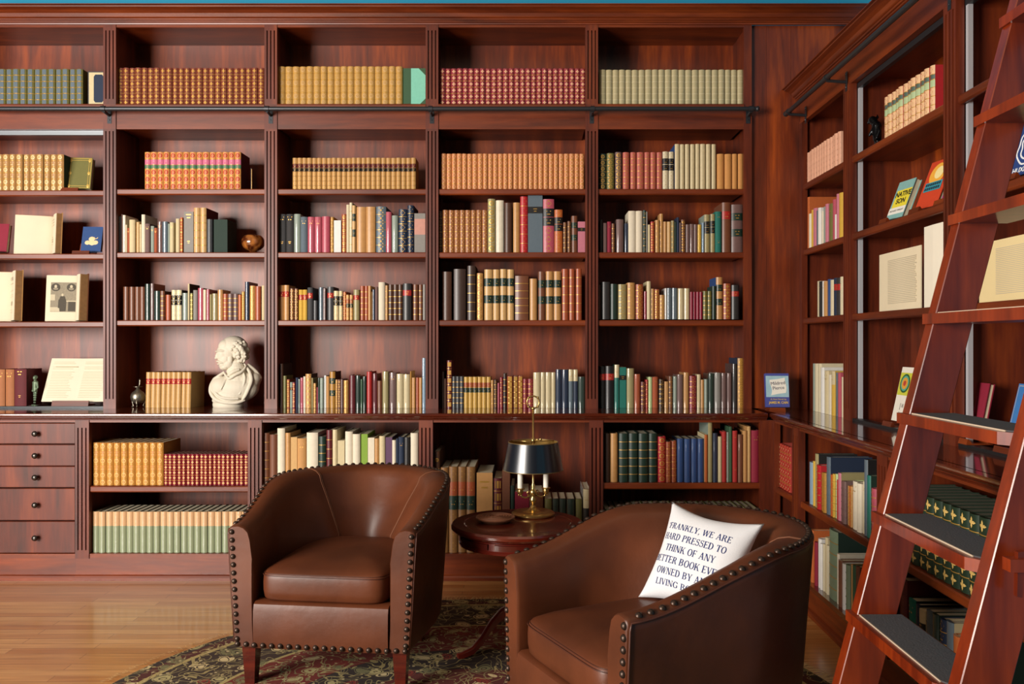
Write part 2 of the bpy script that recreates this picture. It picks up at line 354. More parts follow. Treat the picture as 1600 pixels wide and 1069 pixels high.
# ladder rails
def rail(wall, d, z, a0, a1, posts, dface, label):
    r = wempty('ladder_rail', wall, (a0 + a1) / 2, d, z, label=label, cat='rail'); off = ((a0 + a1) / 2, d, z)
    b = MB(); b.tube([(a0, d, z), (a0 + 0.01, d, z), (a1 - 0.01, d, z), (a1, d, z)], 0.0125, 12)
    b.ball((a1, d, z), (0.014, 0.016, 0.016)); b.ball((a0, d, z), (0.014, 0.016, 0.016))
    b.off(off).build('bar', STEEL, r, smooth=True, angle=50)
    for a in posts:
        b = MB(); b.box(a - 0.012, a + 0.012, dface - 0.008, dface - 0.0065, z - 0.065, z + 0.03); b.tube([(a, dface - 0.006, z - 0.02), (a, d, z - 0.013)], 0.008, 8)
        b.tube([(a - 0.012, d, z), (a + 0.012, d, z)], 0.0165, 12)
        for q in (-0.045, 0.018): b.ball((a, dface - 0.009, z + q), 0.004, seg=6, rings=4)
        b.off(off).build('bracket', STEEL, r, smooth=True, angle=40)
rail('back', 4.695, 2.578, -3.3, 1.285, [-2.378, -1.462, -0.546, 0.362, 1.25], YU, 'black steel ladder rail running level across the far bookcases')
rail('right', 1.452, 2.556, -4.72, -1.98, [-4.735 + 0.06, -4.078, -3.08, -2.085], XU, 'black steel ladder rail under the crown moulding of the side wall')
# ---------------------------------------------------------------- books
PAL = {'coral': 'b4584a', 'amber': 'c48a4a', 'antique brown': '845c32', 'cream': 'cec2a2', 'ivory': 'd8cdb6', 'white': 'dedcd6', 'tan': 'b98850', 'light tan': 'c49c64', 'brown': '6e4028', 'dark brown': '4c2e1e', 'black brown': '38251c',
       'rust': '9c4a28', 'orange': 'b45c26', 'red': 'a42420', 'crimson': '861630', 'maroon': '5c1a20', 'pink': 'bc7080', 'rose': 'ae4c5c', 'gold': 'a87830', 'yellow': 'caa23c',
       'olive': '6c6834', 'green': '36563a', 'dark green': '1a3026', 'sage green': '74846a', 'teal': '14685c', 'mint green': '7cc4ac', 'grey green': '8a968a', 'grey': '86827c',
       'dark grey': '3e3e40', 'slate': '56646e', 'blue': '24467c', 'navy': '1a2840', 'pale blue': '86a0b4', 'black': '181616', 'mauve': '6c524e', 'lime green': '7c9c34',
       'khaki': '988c60', 'buff': 'c8b890', 'violet': '5a3c58', 'scarlet': 'b01c24', 'magenta': 'a01c74', 'charcoal': '2c2a2a', 'pale green': 'b4c890'}
GM = {}
def bmat(name, kind='l'):
    h = PAL.get(name, name)
    if kind == 's': return mat(h, 0.55, coat=1.0, crough=0.05, vary=0.08)
    if kind == 'c': return mat(h, 0.75, vary=0.1, scale=60)
    return mat(h, 0.42, coat=0.15, crough=0.25, vary=0.16, scale=55)
def spine(b, w, h, rows, bul, N=6):
    """rows: (z0, z1, material, outset)"""
    for z0, z1, mi, o in rows:
        pts = []
        for z in (z0, z1):
            pts.append([((w / 2 + o * 0.3) * math.sin(t) / math.sin(R(62)), -bul * (math.cos(t) - math.cos(R(62))) / (1 - math.cos(R(62))) - o, z) for t in [R(-62 + 124 * k / N) for k in range(N + 1)]])
        b.grid(pts, mi)
        if o > 0:
            for z in (z0, z1):
                b.face([(x, y, z) for x, y, _ in pts[0]] + [(w / 2, 0.002, z), (-w / 2, 0.002, z)], mi)
def orn(b, cx, w, bul, z, r, mi, kind):
    """a gilt ornament lying on the curved spine"""
    def P(dx, dz):
        x = cx + dx; s = max(-0.98, min(0.98, x / (w / 2) * math.sin(R(62)))); t = math.asin(s)
        return (x, -bul * (math.cos(t) - math.cos(R(62))) / (1 - math.cos(R(62))) - 0.0007, z + dz)
    if kind == 'd': b.face([P(-r, 0), P(0, -r * 1.2), P(r, 0), P(0, r * 1.2)], mi)
    elif kind == 'o':
        n = 8; o_ = [(math.cos(2 * math.pi * k / n), math.sin(2 * math.pi * k / n)) for k in range(n)]
        for k in range(n):
            a, c = o_[k], o_[(k + 1) % n]
            b.face([P(a[0] * r, a[1] * r), P(c[0] * r, c[1] * r), P(c[0] * r * 0.6, c[1] * r * 0.6), P(a[0] * r * 0.6, a[1] * r * 0.6)], mi)
        b.face([P(-r * 0.28, 0), P(0, -r * 0.28), P(r * 0.28, 0), P(0, r * 0.28)], mi)
    elif kind == 'x':
        for s in (1, -1): b.face([P(-r, -r * s * 0.9), P(-r * 0.7, -r * s), P(r, r * s * 0.9), P(r * 0.7, r * s)], mi)
        b.face([P(-r * 0.35, 0), P(0, -r * 0.45), P(r * 0.35, 0), P(0, r * 0.45)], mi)
    elif kind == 's':
        for k in range(4):
            c, s = math.cos(k * math.pi / 2), math.sin(k * math.pi / 2)
            b.face([P(*(c * x - s * y, s * x + c * y)) for x, y in ((0, -r * 0.22), (r * 0.6, -r * 0.28), (r * 1.05, 0), (r * 0.6, r * 0.28), (0, r * 0.22))], mi)
    elif kind == 't':
        for k, (wd) in enumerate((0.8, 0.55)): b.face([P(-r * wd, r * (0.5 - k) - r * 0.14), P(r * wd, r * (0.5 - k) - r * 0.14), P(r * wd, r * (0.5 - k) + r * 0.14), P(-r * wd, r * (0.5 - k) + r * 0.14)], mi)
    elif kind == 'f': b.face([P(-r, -r * 1.25), P(0, -r * 1.25), P(r, -r * 1.25), P(r, r * 1.25), P(0, r * 1.25), P(-r, r * 1.25)], mi)
# spine designs: panels from top to bottom; each item is a fill ('-' cover, or a palette colour) and an ornament letter
def design(sty, cov):
    g = GOLD
    D = {
     'p': ('c', [('-', None)], 0, None),
     'pt': ('c', [('-', 't', 0.3), ('-', None, 0.7)], 0, None),
     'pc': ('c', [('-', 't', 0.22), ('-', None, 0.46), ('-', 't', 0.12), ('-', None, 0.2)], 0, None),
     's': ('s', [('-', None)], 0, None),
     'st': ('s', [('-', 't', 0.3), ('-', None, 0.7)], 0, None),
     'sl': ('s', [('buff', 't', 0.3), ('-', None, 0.7)], 0, None),
     'b': ('l', [('-', None)] * 6, 1, '-'),
     'bg': ('l', [('-', None)] * 6, 1, g),
     'g': ('l', [('-', 'd')] * 6, 1, g),
     'go': ('l', [('-', 'o')] * 6, 1, g),
     'gx': ('l', [('-', 'x')] * 6, 1, g),
     'gs': ('l', [('-', 's')] * 6, 1, g),
     'gt': ('l', [('-', 'd'), ('-', 't'), ('-', 'd'), ('-', 't'), ('-', 'd'), ('-', 'd')], 1, g),
     'ot': ('l', [('-', 'o'), ('-', 't'), ('-', 'o'), ('-', 't'), ('-', 'o'), ('-', 'o')], 1, g),
     'lr': ('l', [('-', None), ('red', 't'), ('-', None), ('-', None), ('-', None), ('-', None)], 1, '-'),
     'lg': ('l', [('-', None), ('dark green', 't'), ('-', None), ('dark green', 't'), ('-', None), ('-', None)], 1, '-'),
     'lk': ('l', [('-', 'd'), ('black', 't'), ('black', 't'), ('-', 'd'), ('-', 'd'), ('-', 'd')], 1, '-'),
     'rk': ('l', [('-', 'd'), ('rust', 't'), ('dark green', 't'), ('-', 'd'), ('-', 'd'), ('-', 'd')], 1, '-'),
     'rb': ('l', [('-', None, 1.2), ('maroon', 't', 0.9), ('black', 't', 0.8), ('-', 'd', 1), ('-', 'd', 1), ('-', 'd', 1), ('-', 'd', 0.9)], 1, '-'),
     'cr': ('c', [('-', None, 0.8), ('red', 't', 0.16 * 5), ('-', None, 3.2)], 0, None),
     'pb': ('c', [('-', None, 0.2), ('black', 't', 0.12), ('-', None, 0.7)], 0, None),
     'pk': ('c', [('-', None, 0.14), ('c08878', None, 0.4), ('-', None, 0.46)], 0, None),
     'gr': ('l', [('-', 'f')] * 6, 1, g),
    }
    return D[sty]
BM = {}
def book_mesh(w_, h, d, cov, sty, flat=False, board=None, band=None, orn_m=None, nm='book', page=None, panels=None):
    key = (round(w_, 4), round(h, 4), round(d, 3), cov, sty, flat, board, nm, str(panels))
    if key in BM: return BM[key]
    kind, pn, bands, bm = design(sty, cov)
    if panels: pn = panels
    cover = bmat(cov, kind); ms = [cover, page or PAGE, bmat(board or cov, 'c' if kind != 's' else 's'), GOLD if not orn_m else bmat(orn_m, 'l')]
    def mi(m):
        if m == '-' or m is None: return 0
        mm = bmat(m, kind if kind == 's' else 'l') if isinstance(m, str) else m
        if mm not in ms: ms.append(mm)
        return ms.index(mm)
    b = MB(); bul = 0.0002 if flat else min(w_ * 0.24, 0.009); t = min(0.0025, w_ * 0.14)
    tot = sum(p[2] if len(p) > 2 else 1 for p in pn); z = h; rows = []; od = []
    bt = 0.0028 if bands else 0
    z0m = 0.004
    for k, p in enumerate(pn):
        ph = (h - 0.0) * (p[2] if len(p) > 2 else 1) / tot
        za, zb = z - ph, z
        if bands and k > 0: rows.append((zb - bt, zb, mi(band if band is not None else bm), 0.0014)); zb -= bt
        rows.append((za, zb, mi(p[0]), 0))
        if p[1]:
            r = min(w_ * 0.36, ph * 0.34); nrep = 1
            od.append(((za + zb) / 2, r, p[1]))
        z -= ph
    spine(b, w_, h, rows, bul, 2 if flat else 6)
    for zc, r, k in od: orn(b, 0, w_, bul, zc, r, 3, k)
    # top and bottom caps of the spine, boards, pages
    arc = [(w_ / 2 * math.sin(x) / math.sin(R(62)), -bul * (math.cos(x) - math.cos(R(62))) / (1 - math.cos(R(62)))) for x in [R(-62 + 124 * k / 6) for k in range(7)]]
    for zz in (h, 0): b.face([(x, y, zz) for x, y in arc] + [(w_ / 2 - t, 0.004, zz), (-w_ / 2 + t, 0.004, zz)], 0)
    b.box(-w_ / 2, -w_ / 2 + t, 0.0003, d, 0, h, 2); b.box(w_ / 2 - t, w_ / 2, 0.0003, d, 0, h, 2)
    b.box(-w_ / 2 + t, w_ / 2 - t, 0.004, d - 0.004, 0.003, h - (0.0005 if flat else 0.003), 1)
    me = b.mesh(nm, ms, smooth=not flat, angle=35); BM[key] = me
    return me
def put_book(wall, a, dep, z, w_, h, d, cov, sty, label, cat='book', group=None, name='book', tilt=0, sx=1, **kw):
    me = book_mesh(w_, h, d, cov, sty, nm=name, **kw)
    o = bpy.data.objects.new(name, me); COL.objects.link(o); o.location = wpt(wall, a, dep, z); o.rotation_euler = (0, tilt, WR[wall])
    if wall == 'right' and tilt: o.rotation_euler = (tilt, 0, WR[wall])
    if sx != 1: o.scale = (sx, 1, 1)
    return tag(o, label, cat, group)
def px2(wall, plane, x, y):
    if wall == 'back': return (x - CX) / F * plane, EYE + (CY - y) * plane / F
    Y = F * plane / (x - CX); return -Y, EYE + (CY - y) * Y / F
ORD = ['', 'first', 'second', 'third', 'fourth', 'fifth', 'sixth', 'seventh', 'eighth', 'ninth', 'tenth', 'eleventh', 'twelfth', 'thirteenth', 'fourteenth', 'fifteenth', 'sixteenth', 'seventeenth', 'eighteenth',
       'nineteenth', 'twentieth', 'twenty-first', 'twenty-second', 'twenty-third', 'twenty-fourth', 'twenty-fifth', 'twenty-sixth', 'twenty-seventh', 'twenty-eighth', 'twenty-ninth', 'thirtieth', 'thirty-first', 'thirty-second', 'thirty-third', 'thirty-fourth', 'thirty-fifth', 'thirty-sixth', 'thirty-seventh', 'thirty-eighth', 'thirty-ninth', 'fortieth', 'forty-first']
SN = {'p': 'plain', 'pt': 'cloth', 'pc': 'gilt-titled', 's': 'glossy', 'st': 'glossy', 'sl': 'glossy two-tone', 'b': 'ribbed', 'bg': 'gilt-banded', 'g': 'gilt', 'go': 'gilt', 'gx': 'gilt', 'gs': 'gilt', 'gt': 'gilt', 'ot': 'gilt', 'gr': 'gilt',
      'lr': 'red-labelled', 'lg': 'green-labelled', 'lk': 'black-labelled', 'rk': 'labelled', 'rb': 'labelled', 'cr': 'red-labelled', 'pb': 'black-labelled', 'pk': 'pink-labelled'}
LAB = set()
def mixed(wall, plane, ox, oy, sc, zb, spec, place, depth=0.0, group=None, dmax=0.27):
    """a run of different books: each entry x0 x1 ytop colour[/board] style [flat]; pixel numbers of one zoomed crop"""
    L = []
    for e in spec.split(';'):
        t = e.split()
        if not t: continue
        x0, x1, y = float(t[0]), float(t[1]), float(t[2]); col = t[3].replace('_', ' '); board = None
        if '/' in col: col, board = col.split('/')
        L.append((ox + x0 / sc, ox + x1 / sc, oy + y / sc, col, board, t[4], 'flat' in t[5:]))
    for i, (x0, x1, y, col, board, sty, flat) in enumerate(L):
        a0, zt = px2(wall, plane, x0, y); a1, zt2 = px2(wall, plane, x1, y)
        zt = (zt + zt2) / 2 if wall == 'back' else zt
        w_ = abs(a1 - a0) - 0.0006; h = zt - zb
        if h < 0.02: h = 0.05
        dd = min(dmax, max(0.09, h * 0.72)) if not flat else min(dmax, h * 0.8)
        size = 'tall ' if h > 0.25 else ('small ' if h < 0.135 else ''); thick = 'thick ' if w_ > 0.042 else ('thin ' if w_ < 0.017 else '')
        base_ = f"{size or thick}{col} {SN[sty]} book"
        prev = L[i - 1][3] if i else None; nxt = L[i + 1][3] if i + 1 < len(L) else None
        cand = []
        if prev and nxt: cand.append(f"{base_} between {prev} and {nxt} ones, {place}")
        elif nxt: cand.append(f"{base_} heading the row next to {nxt}, {place}")
        elif prev: cand.append(f"{base_} closing the row after {prev}, {place}")
        cand.append(f"{base_}, {ORD[i + 1]} along, {place}")
        lb = next((c for c in cand if c.lower() not in LAB and len(c.replace(',', '').split()) <= 16), cand[-1])
        LAB.add(lb.lower())
        put_book(wall, (a0 + a1) / 2, plane + random.uniform(-0.004, 0.006), zb, w_, h, dd, col, sty, lb, name='leather_book' if design(sty, col)[0] == 'l' else 'book', flat=flat, board=board, group=group)
def series(wall, plane, ox, oy, sc, zb, x0, x1, n, y, cov, sty, label, group, band=None, board=None, orn_m=None, depth=None, name='set_volume', jit=0.05, flat=False, panels=None, y1=None, tilt=0):
    """a matched set: n alike volumes"""
    xa, za = px2(wall, plane, ox + x0 / sc, oy + y / sc); xb, zb2 = px2(wall, plane, ox + x1 / sc, oy + (y if y1 is None else y1) / sc)
    h = za - zb if y1 is None else ((za + zb2) / 2 - zb); w_ = (xb - xa) / n; d = depth or max(0.1, h * 0.7)
    ws = [1 + random.uniform(-jit, jit) for _ in range(n)]; s = sum(ws); x = xa; out = []
    for k in range(n):
        wk = (xb - xa) * ws[k] / s
        out.append(put_book(wall, x + wk / 2, plane + random.uniform(-0.003, 0.004), zb, w_ - 0.0012, h, d, cov, sty, label, group=group, name=name, sx=(wk - 0.0006) / w_, band=band, board=board, orn_m=orn_m, flat=flat, panels=panels, cat='book', tilt=tilt)); x += wk
    return out
PU = YU + 0.035
Z1, Z2, Z3, Z4 = 2.626, 2.145, 1.784, 1.397
def S_(x0, x1, n, y, cov, sty, label, zb, plane=PU, wall='back', **k): return series(wall, plane, 0, 0, 1, zb, x0, x1, n, y, cov, sty, label, k.pop('group', label), **k)
# top row
S_(-2, 130, 12, 108.5, 'olive', 'gr', 'olive green gilt-framed volume with blue spine panels, in the top row', Z1, orn_m='slate', group='olive gilt volumes in the top row')
S_(183.5, 413, 24, 106.5, '7a3a28', 'gs', 'reddish brown volume with gold flower stamps, in the top row', Z1, group='brown flowered volumes in the top row')
S_(434.5, 629, 18, 104.5, 'ba8f48', 'ot', 'golden tan gilt volume beside the mint green box, in the top row', Z1, group='golden volumes in the top row', orn_m='light tan')
S_(687, 915, 26, 107.5, '8c2a34', 'gs', 'crimson volume with pale flower stamps, in the top row', Z1, group='crimson flowered volumes in the top row', orn_m='e4b088')
S_(936, 1162, 22, 109.5, 'b0a47c', 'bg', 'vellum-coloured ribbed volume in the top row at the corner', Z1, group='vellum volumes in the top row', band='c8bc98')
# second row
S_(-6, 100, 10, 241.5, 'a87c46', 'ot', 'tan gilt volume with ringed stamps beside the green framed book', Z2 - 0.008, group='ringed tan volumes', orn_m='ecd090', board='dark green')
S_(226, 377, 15, 238, 'd08c48', 'gx', 'orange-gold volume with red ovals and green label, bust bay', Z2, group='orange and red oval volumes', orn_m='scarlet', board='maroon',
   panels=[('-', 'o'), ('cc6c8c', 't', 0.8), ('4e7c5c', 't', 0.55), ('-', 'o'), ('-', 'o'), ('-', 'o')])
S_(457, 650, 25, 247, 'b98c50', 'rb', 'tan volume with maroon and black labels, second row', Z2, group='tan law-style volumes with two labels', band='a87a40')
S_(689, 913, 28, 240.5, 'c47c48', 'g', 'orange tan volume with gold stamps, second row behind the lamp', Z2, group='orange tan volumes', orn_m='f0d8a0')
M = dict(wall='back', plane=PU)
C1 = 'second row of corner bay'
mixed('back', PU, 930, 210, 6.667, Z2, """40 115 205 dark_green go; 120 195 200 olive go; 208 275 187 mauve go; 287 354 190 coral/coral gx; 366 424 190 coral/coral gx; 432 505 190 coral/coral gx; 512 568 190 coral/coral gx; 574 632 190 coral/coral gx;
640 698 190 coral/coral gx; 702 762 182 cream/blue lk; 764 820 182 cream/blue lk; 828 878 103 buff/blue b; 884 928 105 buff b; 936 980 105 buff b; 990 1036 105 buff b; 1044 1086 103 buff b; 1092 1148 103 buff b; 1154 1202 105 buff b; 1212 1258 103 buff b;
1270 1342 205 amber pt; 1348 1420 208 amber pt; 1426 1480 205 amber pt; 1488 1545 203 amber pt""", C1)
# third row
mixed('back', PU, 180, 310, 6.667, Z3, """30 60 188 dark_grey pt; 60 76 165 mauve p; 78 108 175 ivory s; 108 122 275 cream p; 122 146 308 rust pt; 148 208 224 buff p; 220 252 248 light_tan b; 252 272 270 buff pt; 270 308 168 ivory p; 314 362 265 mauve pt;
368 402 288 grey_green pt; 404 436 308 rust pt; 440 488 243 mauve st; 492 546 243 slate s; 550 570 265 grey_green p; 572 612 252 buff pt; 634 674 213 buff p; 680 706 200 orange gt; 712 812 138 grey/grey pc flat; 820 884 100 light_tan/maroon bg; 888 952 100 light_tan/maroon bg; 956 1014 220 dark_grey b; 1024 1166 219 dark_green/dark_green p flat""", 'third row of bust bay')
mixed('back', PU, 430, 310, 6.667, Z3, """34 108 165 dark_grey pc; 114 194 165 charcoal pc; 198 264 165 grey_green s; 266 338 195 slate pt; 340 410 195 rose st; 412 484 195 rose st; 490 570 190 rose b; 576 610 195 gold g; 612 686 230 white p flat; 692 744 163 rust go; 740 772 65 cream p;
774 804 45 cream bg; 804 838 75 light_tan lg; 844 944 90 tan b; 948 1044 90 tan b; 1052 1156 87 slate gx; 1156 1212 143 rose s; 1216 1280 180 grey_green s; 1286 1372 115 navy gt; 1378 1444 75 navy gt; 1450 1564 157 grey/grey pk flat""", 'third row of golden-volume bay')
mixed('back', PU, 680, 300, 6.667, Z3, """36 72 200 dark_brown g; 548 626 75 khaki go; 632 714 90 ivory b; 722 798 117 dark_brown b; 812 882 113 tan b; 886 964 50 scarlet/scarlet g; 966 1118 38 slate/slate pb flat; 1124 1238 77 rose lk; 1242 1326 187 orange lk; 1334 1368 317 brown g;
1378 1412 305 brown g; 1420 1482 250 brown lg; 1486 1566 308 pink/pink pb flat""", 'third row above the lamp')
series('back', PU, 680, 300, 6.667, Z3, 78, 545, 8, 190, '9a6034', 'gx', 'brown gilt volume of the set of eight, third row above the lamp', 'set of eight brown gilt volumes', orn_m='d8a868')
mixed('back', PU, 930, 310, 6.667, Z3, """50 74 222 dark_grey p; 84 122 257 mauve p; 126 168 243 crimson pt; 172 204 262 brown g; 218 294 220 mauve s; 306 346 260 navy s; 346 424 132 ivory p; 424 494 132 ivory p; 498 530 125 dark_green g; 530 544 140 grey p; 548 574 275 buff p;
578 616 243 red go; 626 668 228 tan g; 672 708 160 tan g; 712 746 243 tan b; 750 790 243 light_tan b; 794 824 232 khaki g; 826 848 245 dark_green p; 850 874 198 navy p; 876 894 255 mauve p; 896 938 222 brown go; 944 984 272 mauve b; 986 1026 268 mauve st; 1028 1066 272 mauve b;
1068 1106 273 yellow bg; 1110 1134 255 pale_blue s; 1136 1196 170 khaki/grey_green lk; 1200 1246 165 khaki/grey_green lk; 1248 1314 140 teal/teal pc; 1320 1412 45 brown lr; 1420 1536 65 mauve lg""", 'third row of corner bay')
# fourth row
mixed('back', PU, 180, 430, 6.667, Z4, """86 140 122 brown b; 144 196 122 brown b; 200 252 122 brown b; 256 306 122 brown b; 312 362 92 dark_green s; 366 402 88 mauve/black_brown s; 406 464 165 dark_green s; 466 512 165 brown bg; 524 576 205 rust b; 586 636 155 cream/dark_grey lk;
640 696 155 cream/dark_grey lk; 704 756 187 grey_green s; 758 776 90 buff/black_brown p; 778 808 187 olive g; 814 858 157 grey p; 862 918 135 rose/black_brown s; 920 950 152 cream b; 952 984 148 rose/maroon s; 986 1006 200 khaki p; 1008 1062 192 khaki s; 1066 1120 152 tan s;
1122 1170 195 rust bg; 1174 1226 195 mauve bg; 1228 1280 195 mauve bg; 1282 1316 205 orange b; 1318 1350 170 gold go; 1354 1396 70 navy/black_brown s; 1398 1456 110 tan go; 1460 1518 117 rust b; 1522 1560 108 buff p""", 'fourth row of bust bay')
mixed('back', PU, 430, 430, 6.667, Z4, """36 90 105 tan lr; 92 146 105 tan lr; 154 194 138 brown g; 198 236 140 brown g; 244 288 152 yellow cr; 290 332 152 yellow cr; 338 392 130 dark_grey cr; 398 440 265 dark_grey b; 452 498 127 slate s; 500 530 138 mauve s; 542 608 122 dark_grey lr; 612 662 165 buff lk;
664 702 165 buff lk; 706 738 172 rust g; 740 772 205 tan rk; 774 808 205 tan rk; 816 876 152 khaki lr; 886 928 112 rust bg; 932 968 112 rust bg; 970 998 112 tan b; 1000 1010 170 tan p; 1012 1038 150 navy s; 1042 1070 122 mauve p; 1078 1144 75 ivory p; 1146 1174 108 tan bg; 1180 1228 98 dark_brown bg; 1230 1280 98 dark_brown bg;
1282 1326 98 dark_brown bg; 1330 1420 88 charcoal/maroon lr; 1436 1488 98 brown bg; 1494 1534 98 brown bg; 1540 1566 98 grey b""", 'fourth row of golden-volume bay')
mixed('back', PU, 680, 410, 6.667, Z4 - 0.0, """74 170 98 dark_brown b; 192 318 70 black_brown b; 334 420 38 black_brown bg; 434 498 113 tan go; 512 596 75 light_tan lg; 602 668 75 light_tan lg; 676 744 72 light_tan lg; 750 820 75 light_tan lg; 832 972 142 brown bg; 984 1060 170 tan b; 1072 1144 97 brown lg;
1152 1228 95 tan lg; 1234 1310 95 tan lg; 1320 1388 70 rust bg; 1394 1454 70 rust bg; 1464 1526 68 rust bg""", 'fourth row above the lamp')
mixed('back', PU, 930, 425, 6.667, Z4 + 0.005, """26 58 130 dark_brown b; 66 152 105 charcoal b; 158 232 125 dark_green b; 240 324 130 khaki gx; 334 412 113 tan gx; 422 500 130 rust go; 508 536 203 crimson s; 538 578 98 buff b; 582 616 175 tan g; 620 670 180 rust go; 672 726 240 tan g; 726 746 170 white s; 748 798 168 slate s;
800 858 168 slate s; 862 924 172 buff s; 926 984 172 buff s; 988 1018 208 crimson b; 1020 1052 208 crimson b; 1054 1086 208 crimson b; 1088 1120 208 crimson b; 1126 1168 200 olive bg; 1172 1212 200 olive bg; 1218 1256 148 dark_green b; 1260 1330 55 tan/blue lg; 1334 1412 122 rust gs; 1420 1500 137 charcoal lr""", 'fourth row of corner bay')
# worktop row
ZB_ = ZW + 0.0005
mixed('back', PU, 430, 555, 6.667, ZB_, """46 82 90 dark_brown/black_brown b; 84 118 215 olive b; 120 150 253 rust go; 152 180 283 grey_green pb; 182 208 283 crimson g; 212 240 235 navy p; 242 260 250 grey_green s; 262 292 235 rose s; 294 318 222 ivory s; 318 378 195 tan/black_brown g; 380 396 238 khaki p; 400 426 292 tan g; 428 442 335 rose p;
444 466 238 dark_green s; 468 504 238 grey_green b; 508 530 212 white s; 530 562 222 tan p; 568 626 172 gold/black_brown lg; 630 652 255 tan g; 654 682 255 brown g; 684 708 252 mauve b; 714 764 262 tan go; 774 836 210 maroon b; 840 888 213 dark_green s; 890 910 250 green s; 912 946 222 dark_green s;
952 1006 172 red b; 1014 1062 192 maroon s; 1064 1114 268 brown b; 1118 1180 170 khaki s; 1190 1260 182 mauve st; 1266 1334 195 buff s; 1338 1404 200 buff s; 1406 1420 168 gold p; 1424 1462 235 tan b; 1464 1498 235 rust b; 1500 1530 235 tan b; 1532 1566 30 pale_blue/white s""", 'on worktop of golden-volume bay')
mixed('back', PU, 680, 555, 6.667, ZB_, """70 90 172 black_brown p; 92 116 245 dark_brown p; 122 174 55 maroon gr; 178 216 222 dark_grey bg; 218 256 222 dark_grey bg; 258 296 222 dark_grey bg; 582 608 260 tan g; 612 642 258 dark_brown g; 650 668 290 rose b; 674 704 232 crimson g; 710 742 192 black_brown bg; 750 808 220 rust gr;
812 862 218 maroon gr; 864 912 218 rust gr; 916 958 248 crimson g; 964 1020 248 crimson g; 1022 1096 180 buff/tan s; 1098 1146 180 buff/tan s; 1148 1208 180 buff/tan s; 1210 1252 180 buff/tan s; 1256 1318 150 navy s; 1320 1388 152 navy s; 1390 1438 150 slate sl; 1440 1486 150 navy sl; 1490 1562 225 dark_green s""", 'on worktop behind the lamp')
series('back', PU, 680, 555, 6.667, ZB_, 300, 580, 6, 227, 'c09848', 'rk', 'gold-tan volume of six with green labels behind the lamp', 'six gold-tan volumes on the worktop')
mixed('back', PU, 930, 550, 6.667, ZB_, """44 106 150 black lr; 108 196 148 black lr; 200 250 133 teal sl; 254 322 160 teal/teal pb flat; 328 404 172 khaki s; 408 470 232 rust s; 474 522 312 maroon g; 526 550 290 red g; 552 594 262 pale_green s; 596 656 262 rust pc; 664 714 285 black_brown g; 720 764 308 tan s; 768 806 255 brown g;
812 850 255 grey_green s; 852 914 237 mauve s; 920 976 215 tan s; 982 1056 250 crimson g; 1062 1100 235 buff s; 1102 1136 290 tan b; 1138 1172 285 grey_green b; 1178 1236 225 dark_green s; 1242 1310 218 grey s; 1314 1370 222 mauve s; 1374 1424 222 mauve s; 1430 1476 125 charcoal s; 1480 1552 65 gold/navy go""", 'on worktop of corner bay')
series('back', PU + 0.01, 0, 400, 3.81, ZB_, 866, 1136, 9, 692, 'c4985c', 'lr', 'golden calf volume with red label standing beside the white bust', 'nine golden volumes beside the bust', jit=0.03, tilt=R(1.2), depth=0.20, board='a4824c')
series('back', PU, 0, 540, 9.41, ZB_ + 0.012, -60, 208, 2, 350, 'a0643c', 'pt', 'orange-brown cloth volume beside the maroon one over the drawers', 'orange-brown cloth volumes over the drawers', depth=0.2, board='maroon')
mixed('back', PU, 0, 540, 9.41, ZB_ + 0.012, '214 392 345 maroon/maroon pc', 'over the drawers by the figurine')
# base cabinets of the far wall
PB = YB + 0.03
series('back', PB, 0, 640, 3.564, 0.503, 515, 910, 10, 184, 'b87f36', 'ot', 'amber gilt volume in the base cabinet above the sleeved volumes', 'ten amber gilt volumes', orn_m='d8ac60', depth=0.22)
series('back', PB, 0, 640, 3.564, 0.503, 912, 1384, 19, 248, '7c1424', 'gs', 'crimson volume with gold flowers beside the amber volumes', 'nineteen crimson flowered volumes', depth=0.15, orn_m='e4b870')
series('back', PB, 0, 640, 3.564, ZD + 0.0005, 512, 1386, 23, 568, '8a9474', 's', 'pale green volume in clear sleeve with cream top, lowest shelf', 'twenty-three sleeved green volumes', depth=0.2, board='dark green',
       panels=[('cea478', None, 0.35), ('-', None, 0.65)], jit=0.02)
mixed('back', PB, 400, 660, 5.926, 0.498, """66 124 98 brown bg; 128 198 112 brown s; 198 268 55 ivory/buff p; 272 318 98 tan b; 322 380 138 light_tan p flat; 384 466 148 tan pt; 470 574 95 ivory p; 580 646 130 dark_green bg; 652 704 72 maroon bg; 708 752 68 buff b; 754 818 170 buff p flat; 826 896 85 ivory p; 898 966 108 ivory p; 967 1032 110 lime_green/lime_green p flat;
1036 1096 143 ivory p flat; 1098 1140 150 tan b; 1142 1196 127 buff p; 1198 1260 140 violet/violet p flat; 1262 1296 165 ivory p; 1298 1318 150 navy p; 1320 1372 135 navy/navy pt; 1374 1424 138 charcoal b; 1430 1500 100 ivory/buff p""", 'behind the armchair back')
mixed('back', PB, 670, 690, 5.938, ZD + 0.0005, """50 102 92 dark_brown go; 112 182 240 antique_brown rk; 188 266 233 antique_brown rk; 270 344 235 antique_brown rk; 350 430 235 antique_brown rk; 444 592 290 tan/charcoal pt flat; 602 678 342 maroon/maroon gr; 680 752 270 brown/brown p flat; 760 796 410 dark_green p; 798 930 465 crimson p flat; 935 1060 470 brown b;
1075 1140 530 olive s; 1148 1204 530 dark_green s; 1212 1272 530 dark_green s; 1280 1352 530 dark_green s; 1362 1420 530 olive s; 1432 1494 440 black/white sl""", 'behind the round table', dmax=0.3)
